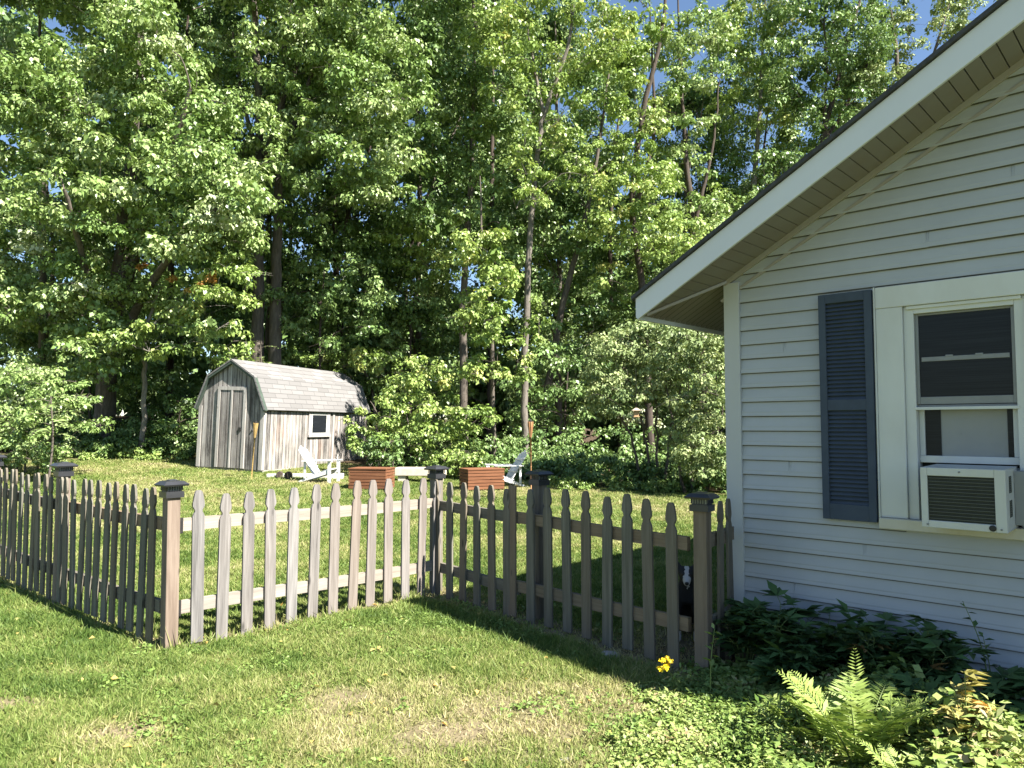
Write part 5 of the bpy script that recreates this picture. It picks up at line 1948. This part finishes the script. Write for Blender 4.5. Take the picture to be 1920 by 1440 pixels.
litter = np.clip((Y - edge_y(X)) / .8, 0, 1)
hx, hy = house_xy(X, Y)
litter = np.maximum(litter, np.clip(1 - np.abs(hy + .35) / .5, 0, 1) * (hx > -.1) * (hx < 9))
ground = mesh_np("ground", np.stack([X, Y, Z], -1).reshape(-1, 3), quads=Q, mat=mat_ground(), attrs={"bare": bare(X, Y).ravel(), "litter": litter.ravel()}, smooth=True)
tag(ground, kind="structure")


def mat_grass():
    m, nt, b, out = new_mat("lawn_grass")
    a = nt.nodes.new("ShaderNodeAttribute")
    a.attribute_name = "rnd"
    c = ramp(nt, a.outputs["Fac"], [(0.0, (.08, .14, .027)), (.28, (.165, .235, .052)), (.52, (.27, .31, .095)), (.76, (.385, .365, .165)), (1.0, (.49, .42, .25))])
    nt.links.new(c, b.inputs["Base Color"])
    b.inputs["Roughness"].default_value = .55
    b.inputs["Specular IOR Level"].default_value = .3
    t = nt.nodes.new("ShaderNodeBsdfTranslucent")
    nt.links.new(c, t.inputs[0])
    ms = nt.nodes.new("ShaderNodeMixShader")
    ms.inputs[0].default_value = .4
    nt.links.new(b.outputs[0], ms.inputs[1])
    nt.links.new(t.outputs[0], ms.inputs[2])
    nt.links.new(ms.outputs[0], out.inputs[0])
    return m


def grass_blades(n, seed=2):
    q = np.random.default_rng(seed)
    u = q.random(n)
    e = 0.35                                   # distance law r**-(1-e) keeps screen density even
    r0_, r1_ = 2.6, 25.0
    r = (r0_ ** e + u * (r1_ ** e - r0_ ** e)) ** (1 / e)
    th = q.uniform(R(-42), R(40), n)
    x, y = r * np.sin(th), r * np.cos(th)
    bz = bare(x, y)
    hx, hy = house_xy(x, y)
    c, s = math.cos(R(-19)), math.sin(R(-19))
    sx = c * (x - SX) + s * (y - SY)
    sy = -s * (x - SX) + c * (y - SY)
    tuft = VN(x + 50, y, .16)
    keep = (y < edge_y(x) + .1) & ~((hx > -.05) & (hy > -.30)) & ~((sx > -SW - .1) & (sx < .08) & (sy > -.03))
    keep &= q.random(n) < (1.02 - .80 * np.clip(bz * 1.1 - .08, 0, 1)) * (.55 + .75 * tuft)
    x, y, r, bz, tuft = x[keep], y[keep], r[keep], bz[keep], tuft[keep]
    n = len(x)
    z = gz(x, y)
    hgt = (.016 + .020 * q.random(n)) * (.7 + .7 * tuft) * (1 - .35 * bz)
    clump_v = VN(x, y, .5)
    tall = (seg_dist(x, y, P0, P1) < .12) | (seg_dist(x, y, P0, P0 + dl * 6) < .10)
    hgt = np.where(tall & (q.random(n) < .35), hgt * 2.4, hgt)
    hgt = np.where(q.random(n) < .035, hgt * 1.9, hgt)
    az = q.uniform(0, 2 * np.pi, n)
    wd = (.0018 + .00075 * r) * (.7 + .6 * q.random(n))
    hgt = hgt * (1 + .02 * r)
    la = q.uniform(0, 2 * np.pi, n)
    ln = hgt * np.abs(q.normal(size=n)) * 1.1
    A = np.stack([x + np.cos(az) * wd, y + np.sin(az) * wd, z - .004], -1)
    B = np.stack([x - np.cos(az) * wd, y - np.sin(az) * wd, z - .004], -1)
    T = np.stack([x + np.cos(la) * ln, y + np.sin(la) * ln, z + hgt], -1)
    V = np.stack([A, B, T], 1).reshape(-1, 3)
    back = np.clip((y - 12) / 8, 0, 1) * .10
    rnd = np.clip(.36 + .42 * (clump_v - .5) + .5 * (VN(x + 9, y + 4, 1.3) - .5) + .30 * (VN(x, y, .13) - .5) + .40 * bz + back + q.normal(size=n) * .15, 0, 1)
    return V, np.repeat(rnd, 3)


V, rnd = grass_blades(1500000)
go = mesh_np("lawn_grass", V, tris=np.arange(len(V)).reshape(-1, 3), mat=mat_grass(), attrs={"rnd": rnd})
tag(go, "short mown lawn grass with dry and worn patches", "grass", None, "stuff")

ql = np.random.default_rng(66)
nl = 420
lr = 3.0 + 9 * ql.random(nl) ** 1.3
lt = ql.uniform(R(-38), R(12), nl)
lx, ly = lr * np.sin(lt), lr * np.cos(lt)
pos = np.stack([lx, ly, gz(lx, ly) + .012 + .016 * ql.random(nl)], -1)
az = ql.uniform(0, 6.28, nl)
V = leaf_quads(pos, unit(np.array([0, 0, 1.0]) + ql.normal(size=(nl, 3)) * .35), np.stack([np.cos(az), np.sin(az), ql.normal(size=nl) * .2], -1), .018 + .03 * ql.random(nl), .36, .2)
o = leaf_mesh("fallen_leaves", [(V, ql.random(nl))], LEAF["tan"])
tag(o, "dry leaves fallen on the front lawn", "leaves", None, "stuff")

# ------------------------------------------------------------------ weeds and border plants by the house wall
q = np.random.default_rng(31)


def weed_edge(x, y):
    """positive inside the weedy corner between lawn and house"""
    ax, ay, bx, by = .22, 3.2, 1.0, 4.62
    return ((x - ax) * (by - ay) - (y - ay) * (bx - ax)) / math.hypot(bx - ax, by - ay)


def weed_mass(n, seed):
    q = np.random.default_rng(seed)
    x = q.uniform(.1, 3.2, n)
    y = q.uniform(1.9, 5.0, n)
    hx, hy = house_xy(x, y)
    w = weed_edge(x, y) + (VN(x, y, .3) - .5) * .5
    keep = (w > 0) & (hy < -.45) & (x < y * .78 + .2) & (q.random(n) < np.clip(w / .35, .12, 1) * (.15 + 1.25 * VN(x + 7, y, .22)))
    x, y, w, hy = x[keep], y[keep], w[keep], hy[keep]
    tall = np.clip((x - .85) / .9, 0, 1)
    fx, fy = (1500 - 960) / F_PX * 3.6, 3.5
    clear = np.clip(np.hypot(x - 1.52, y - 3.35) / .45, .25, 1)
    h = clear * (.035 + (.05 + .15 * tall) * np.clip(w / .8, 0, 1) * (.25 + 1.2 * VN(x + 3, y + 3, .28))) * q.uniform(.5, 1.3, len(x))
    k = 9
    own = np.repeat(np.arange(len(x)), k)
    m = len(own)
    az = q.uniform(0, 2 * np.pi, m)
    t = q.random(m) ** .7
    rad = .008 + .03 * (1 - t) * tall[own]
    pos = np.stack([x[own] + np.cos(az) * rad, y[own] + np.sin(az) * rad, gz(x[own], y[own]) + h[own] * (.12 + .88 * t)], -1)
    pos += q.normal(size=(m, 3)) * np.array([.012, .012, .005])
    tip = np.stack([np.cos(az), np.sin(az), q.normal(size=m) * .4 + .05], -1)
    nrm = unit(np.array([0, 0, 1.0]) + q.normal(size=(m, 3)) * .45)
    kind = VN(x[own] + 40, y[own], .18)
    L = (.011 + .022 * q.random(m) ** 1.5 * (.5 + VN(x[own], y[own], .2))) * (1 + .9 * tall[own])
    V = leaf_quads(pos, nrm, unit(tip), L * np.where(kind < .35, 1.35, 1.0), np.where(kind < .35, .16, .36)[:, None], .08)
    val = np.clip(.48 + .7 * (VN(x[own], y[own], .22) - .5) + q.normal(size=m) * .2, 0, 1)
    return V, val


def lawn_weeds(n, seed):
    """low rosettes and clover scattered in clusters through the thin turf"""
    q = np.random.default_rng(seed)
    x, y = q.uniform(-2.6, 1.2, n), q.uniform(3.1, 7.0, n)
    keep = (VN(x + 60, y + 9, .33) > .60) & (weed_edge(x, y) < .1) & (q.random(n) < .6)
    x, y = x[keep], y[keep]
    k = 8
    own = np.repeat(np.arange(len(x)), k)
    m = len(own)
    az = q.uniform(0, 2 * np.pi, m)
    pos = np.stack([x[own] + np.cos(az) * .006, y[own] + np.sin(az) * .006, gz(x[own], y[own]) + .012 + .012 * q.random(m)], -1)
    pos[:, :2] += q.normal(size=(m, 2)) * .012
    tip = np.stack([np.cos(az), np.sin(az), .25 + q.normal(size=m) * .25], -1)
    nrm = unit(np.array([0, 0, 1.0]) + q.normal(size=(m, 3)) * .4)
    V = leaf_quads(pos, nrm, unit(tip), .012 + .022 * q.random(m) ** 1.4, .33, .08)
    return V, np.clip(.25 + q.normal(size=m) * .14, 0, 1)


V, val = lawn_weeds(5200, 6)
o = leaf_mesh("clover", [(V, val)], LEAF["weed"])
tag(o, "clover and low weeds dotted through the front lawn", "weeds", None, "stuff")
V, val = weed_mass(52000, 5)
o = leaf_mesh("weeds", [(V, val)], LEAF["weed"])
tag(o, "tangle of low sunlit weeds in the corner between lawn and house", "weeds", None, "stuff")


def plant(name, label, cat, base, stems, leaf, L, wid=.2, group=None, stem_mat=None, rng=None, per=9, spread=1.0, arch=.25, fold=.12, lo=.25):
    """stems: (dx, dy, height); leaves alternate up every stem"""
    rng = rng or np.random.default_rng(abs(hash(label)) % 1000)
    root = empty(name, base)
    tag(root, label, cat, group)
    w = Wood()
    lv = []
    for (dx, dy, h) in stems:
        top = np.array([dx, dy, h])
        mid = top * .5 + np.array([-dx * .15, -dy * .15, .06 * h])
        Q = smooth_path([np.array([dx * .12, dy * .12, -.03]), mid, top], 6)
        w.tube(Q, np.linspace(.0045, .0015, len(Q)), 5)
        n = per
        t = np.linspace(lo, 1, n)
        pos = np.stack([np.interp(t, np.linspace(0, 1, len(Q)), Q[:, i]) for i in range(3)], -1)
        az = np.arange(n) * 2.4 + rng.uniform(0, 6)
        tip = np.stack([np.cos(az), np.sin(az), np.full(n, .45) - arch * 1.2], -1) * np.array([spread, spread, 1])
        nrm = unit(np.array([0, 0, 1.0]) - tip * np.array([.3, .3, 0]) + rng.normal(size=(n, 3)) * .25)
        Ls = L * (1.05 - .5 * t) * rng.uniform(.75, 1.2, n)
        lv.append((leaf_quads(pos, nrm, unit(tip), Ls, wid, fold), np.clip(.5 + rng.normal(size=n) * .2, 0, 1)))
    leaf_mesh("foliage", lv, LEAF[leaf], root)
    w.build("stems", stem_mat or STEM_GREEN, root)
    return root


def lobed_leaves(pos, d, L, rng):
    """a hand of five narrow leaflets fanned from one stalk"""
    V = []
    d = unit(np.asarray(d, float))
    side = unit(np.cross(d, [0, 0, 1.0]))
    for a, s in ((0, 1.0), (.55, .85), (-.55, .85), (1.15, .62), (-1.15, .62)):
        tip = d * math.cos(a) + side * math.sin(a) + np.array([0, 0, -.12])
        n = unit(np.array([0, 0, 1.0]) - d * .25 + rng.normal(size=3) * .15)
        V.append(leaf_quads(np.asarray(pos, float)[None], n[None], unit(tip)[None], np.array([L * s]), .19, .10)[0])
    return np.array(V)


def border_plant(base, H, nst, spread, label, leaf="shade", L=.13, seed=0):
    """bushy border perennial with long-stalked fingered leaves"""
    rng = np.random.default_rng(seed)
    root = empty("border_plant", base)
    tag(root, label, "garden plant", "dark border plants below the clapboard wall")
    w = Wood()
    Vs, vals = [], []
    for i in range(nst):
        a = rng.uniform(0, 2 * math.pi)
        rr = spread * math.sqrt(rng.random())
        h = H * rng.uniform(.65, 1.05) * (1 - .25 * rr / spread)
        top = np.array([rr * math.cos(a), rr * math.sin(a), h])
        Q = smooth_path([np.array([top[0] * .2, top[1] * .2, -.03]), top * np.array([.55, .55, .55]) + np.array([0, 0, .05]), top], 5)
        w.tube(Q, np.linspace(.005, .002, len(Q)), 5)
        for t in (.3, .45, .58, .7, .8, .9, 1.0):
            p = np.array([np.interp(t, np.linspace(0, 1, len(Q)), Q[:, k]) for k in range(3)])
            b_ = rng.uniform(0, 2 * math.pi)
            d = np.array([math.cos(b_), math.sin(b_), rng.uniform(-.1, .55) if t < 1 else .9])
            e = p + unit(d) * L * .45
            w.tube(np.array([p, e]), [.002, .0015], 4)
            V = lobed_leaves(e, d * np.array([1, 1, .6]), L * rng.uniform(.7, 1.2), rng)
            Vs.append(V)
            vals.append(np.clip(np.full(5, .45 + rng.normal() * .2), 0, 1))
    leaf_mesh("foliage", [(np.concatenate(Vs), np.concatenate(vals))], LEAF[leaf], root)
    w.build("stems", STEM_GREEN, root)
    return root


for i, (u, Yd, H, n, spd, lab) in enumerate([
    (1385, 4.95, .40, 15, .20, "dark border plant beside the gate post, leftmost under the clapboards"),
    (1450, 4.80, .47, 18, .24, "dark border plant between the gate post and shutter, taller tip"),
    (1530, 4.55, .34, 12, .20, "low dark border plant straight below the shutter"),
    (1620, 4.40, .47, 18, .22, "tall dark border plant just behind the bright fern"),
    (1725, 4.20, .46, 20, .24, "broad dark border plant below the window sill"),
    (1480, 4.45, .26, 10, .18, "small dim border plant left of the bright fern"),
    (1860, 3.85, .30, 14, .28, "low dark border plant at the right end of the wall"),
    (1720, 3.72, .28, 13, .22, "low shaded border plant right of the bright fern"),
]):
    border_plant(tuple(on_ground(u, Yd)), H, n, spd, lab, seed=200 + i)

# bright ferns
def fern(u, Yd, n, L, label, seed, tilt=1.0):
    q = np.random.default_rng(seed)
    b = gpt(u, Yd)
    fr = []
    for k in range(n):
        a = k * 2 * math.pi / n + q.normal() * .25
        d = np.array([math.cos(a) * .55, math.sin(a) * .55, tilt * q.uniform(.8, 1.3)])
        up_ = np.array([-math.cos(a), -math.sin(a), .6])
        fr.append(dict(base=np.array(b) + np.array([math.cos(a), math.sin(a), 0]) * .03, d=d, length=L * q.uniform(.75, 1.1), width=.115 * L / .55, pairs=28, droop=.3, pw=.085, up=up_, rng=q))
    return frond_plant("fern", label, "fern", b, fr, "fern", STEM_GREEN, "ferns in the weedy corner")


f_ = fern(1590, 3.50, 16, .62, "largest bright fern, sunlit fronds standing before the dark border plants", 1)
fern(1495, 3.66, 9, .42, "smaller fern half in shade left of the largest one", 2)
fern(1440, 3.86, 7, .30, "smallest fern, lowest fronds nearest the gate post", 3)
fern(1700, 3.15, 10, .36, "bright fern spreading low in front, right of the largest one", 4, .8)
b = gpt(1598, 3.58)
q2 = np.random.default_rng(8)
# tall single frond of the main fern stands as part of it
(Vf, vf), midf = frond(np.array(b), (0.0, .08, 1), .55, .085, 30, .05, .085, (.2, -1, 0), q2)
offf = np.array(f_.location)
leaf_mesh("tall_frond", [(Vf - offf, vf)], LEAF["fern"], f_)

# goldenrod
b = gpt(1262, 4.45)
gold = plant("goldenrod", "small goldenrod with a yellow flower head and drooping narrow leaves", "wildflower", b,
             [(-.06, -.02, .17), (.03, .02, .15), (.08, -.04, .13), (.0, -.06, .12)], "weed", .085, .13, per=12, arch=.45)
C = np.array([[-.075, -.03, .185], [-.06, -.02, .205], [-.09, -.02, .17]])
Vg, vg = clump_leaves(np.random.default_rng(4), C, [.035, .03, .03], 9000, .014, .9, .1)
leaf_mesh("flower", [(Vg, vg)], LEAF["gold"], gold)
plant("tall_weed", "tall lone weed on a bare pale stem right of the goldenrod", "weed", gpt(1322, 4.3), [(.04, .02, .42)], "weed", .085, .2, per=9, lo=.45, arch=.1)
plant("tall_weed", "small weed with stacked bright leaves between the fern and tan seedling", "weed", gpt(1654, 3.42), [(.0, .0, .36), (.05, .02, .2)], "fern", .08, .22, per=9, arch=.1)
plant("leafy_weed", "upright leafy weed at the right edge, below the tan-leaved plant", "weed", gpt(1900, 3.05), [(.0, .0, .30), (-.06, .03, .24), (.06, .02, .22)], "fern", .085, .24, per=10, arch=.15)
plant("leafy_weed", "bushy pale weed between the low bright fern and the broad-leaved weeds", "weed", gpt(1735, 3.2), [(.0, .0, .26), (-.06, .03, .2), (.05, .02, .2), (.02, -.05, .16)], "weed", .07, .26, per=10, arch=.2)
plant("leafy_weed", "small narrow-leaved weed in front of the smaller fern", "weed", gpt(1530, 3.35), [(.0, .0, .18), (-.05, .02, .14), (.05, .01, .15)], "weed", .07, .13, per=11, arch=.1)
plant("wall_sapling", "thin sapling leaning left against the clapboards at the right", "sapling", gpt(1845, 4.12), [(-.14, .02, .60), (-.05, .0, .42)], "shade", .085, .2, per=12, arch=.0, lo=.2)
plant("wall_sapling", "wispy stem showing against the clapboards below the shutter", "sapling", gpt(1535, 4.75), [(.04, .0, .40)], "shade", .07, .14, per=9, arch=-.1)
# tan yellowing seedling
b = gpt(1792, 3.30)
root = empty("yellowing_plant", b)
tag(root, "yellowing tan-leaved plant catching the sun beneath the window", "garden plant")
w = Wood()
Vs, vals = [], []
rr = np.random.default_rng(12)
for (dx, dy, h) in ((0, 0, .50), (-.08, -.03, .36), (.09, -.02, .36), (.03, -.06, .28), (-.03, .03, .42)):
    Q_ = smooth_path([np.array([0, 0, -.03]), np.array([dx * .4, dy * .4, h * .6]), np.array([dx, dy, h])], 5)
    w.tube(Q_, np.linspace(.005, .002, len(Q_)), 5)
    for t in (.5, .65, .8, .9, 1.0):
        p = np.array([np.interp(t, np.linspace(0, 1, len(Q_)), Q_[:, k]) for k in range(3)])
        a = rr.uniform(0, 6.28)
        Vs.append(lobed_leaves(p, (math.cos(a), math.sin(a) - .4, -.1), .085 * rr.uniform(.8, 1.25), rr))
        vals.append(np.clip(np.full(5, .5 + rr.normal() * .3), 0, 1))
leaf_mesh("foliage", [(np.concatenate(Vs), np.concatenate(vals))], LEAF["tan"], root)
w.build("stems", STEM_GREEN, root)


# broad soft leaves at the bottom right
def broad_leaf(base, d, L, W, rise, rng, rows=7):
    d = unit(np.array([d[0], d[1], 0.0]))
    side = np.array([-d[1], d[0], 0])
    V, F, cols = [], [], 5
    for i in range(rows):
        t = i / (rows - 1)
        c = np.asarray(base) + d * L * t + np.array([0, 0, rise * math.sin(t * 2.1) - .35 * L * t * t])
        wv = W * math.sin(math.pi * min(1, .06 + .94 * t) ** .75) ** .8 * (.5 if t == 1 else 1)
        for j in range(cols):
            s = (j / (cols - 1) - .5) * 2
            V.append(c + side * wv * s + np.array([0, 0, .10 * W * abs(s) + rng.normal() * .004 + .02 * W * math.sin(i * 2 + s * 3)]))
    for i in range(rows - 1):
        for j in range(cols - 1):
            a = i * cols + j
            F.append((a, a + 1, a + cols + 1, a + cols))
    return np.array(V), np.array(F)


for (u, Yd, lab, sd, sc_) in ((1775, 3.02, "broad-leaved weed with large pale leaves, left of two near the corner", 1, 1.0), (1885, 2.95, "broad-leaved weed with yellow-green leaves at the bottom right corner", 2, 1.0)):
    rr = np.random.default_rng(sd)
    b = gpt(u, Yd)
    root = empty("burdock", b)
    tag(root, lab, "weed", "broad-leaved weeds by the corner")
    for k in range(7):
        a = k * .9 + rr.normal() * .2
        d = (math.cos(a), math.sin(a))
        Vb, Fb = broad_leaf(np.array([d[0] * .02, d[1] * .02, rr.uniform(.07, .16)]), d, .17 * sc_ * rr.uniform(.7, 1.15), .058 * sc_ * rr.uniform(.8, 1.2), .085 + rr.uniform(.0, .06), rr)
        mesh_np("leaf", Vb, quads=Fb, mat=LEAF["fern"], parent=root, attrs={"rnd": np.full(len(Vb), rr.uniform(.2, .95))}, smooth=True)

# pale stones in the worn ground
M_STONE = mat_plain("pale_stone", (0.27, 0.25, 0.225), 0.9, 0.2, 25)
for i, (u, v, s, lab) in enumerate([(1058, 1408, .03, "pale stone in the worn turf near the bottom edge, by the weeds"), (1195, 1388, .05, "larger pale stone half covered by weeds at the lawn's edge"), (1140, 1215, .06, "pale flat stone in the shade before the gate")]):
    Yd = CAM_H * F_PX / (v - 800)
    p = on_ground(u, Yd)
    mb = MB()
    rr = random.Random(i)
    prof = []
    vs, fs = [], []
    S = 9
    for k, (r_, z_) in enumerate([(.75, -.3), (1.0, .05), (.85, .35), (.45, .5)]):
        for j in range(S):
            a = j * 2 * math.pi / S
            f = r_ * s * (1 + rr.uniform(-.18, .18))
            vs.append((f * 1.35 * math.cos(a), f * math.sin(a), z_ * s * .8))
    for k in range(3):
        for j in range(S):
            l = (j + 1) % S
            fs.append((k * S + j, k * S + l, k * S + S + l, k * S + S + j))
    fs.append(tuple(range(3 * S, 4 * S)))
    mb.add(vs, fs)
    st_ = mb.build("stone", M_STONE, None, smooth=True)
    st_.location = p
    st_.rotation_euler = (0, 0, i * 1.1)
    tag(st_, lab, "stone", "pale stones in the grass")
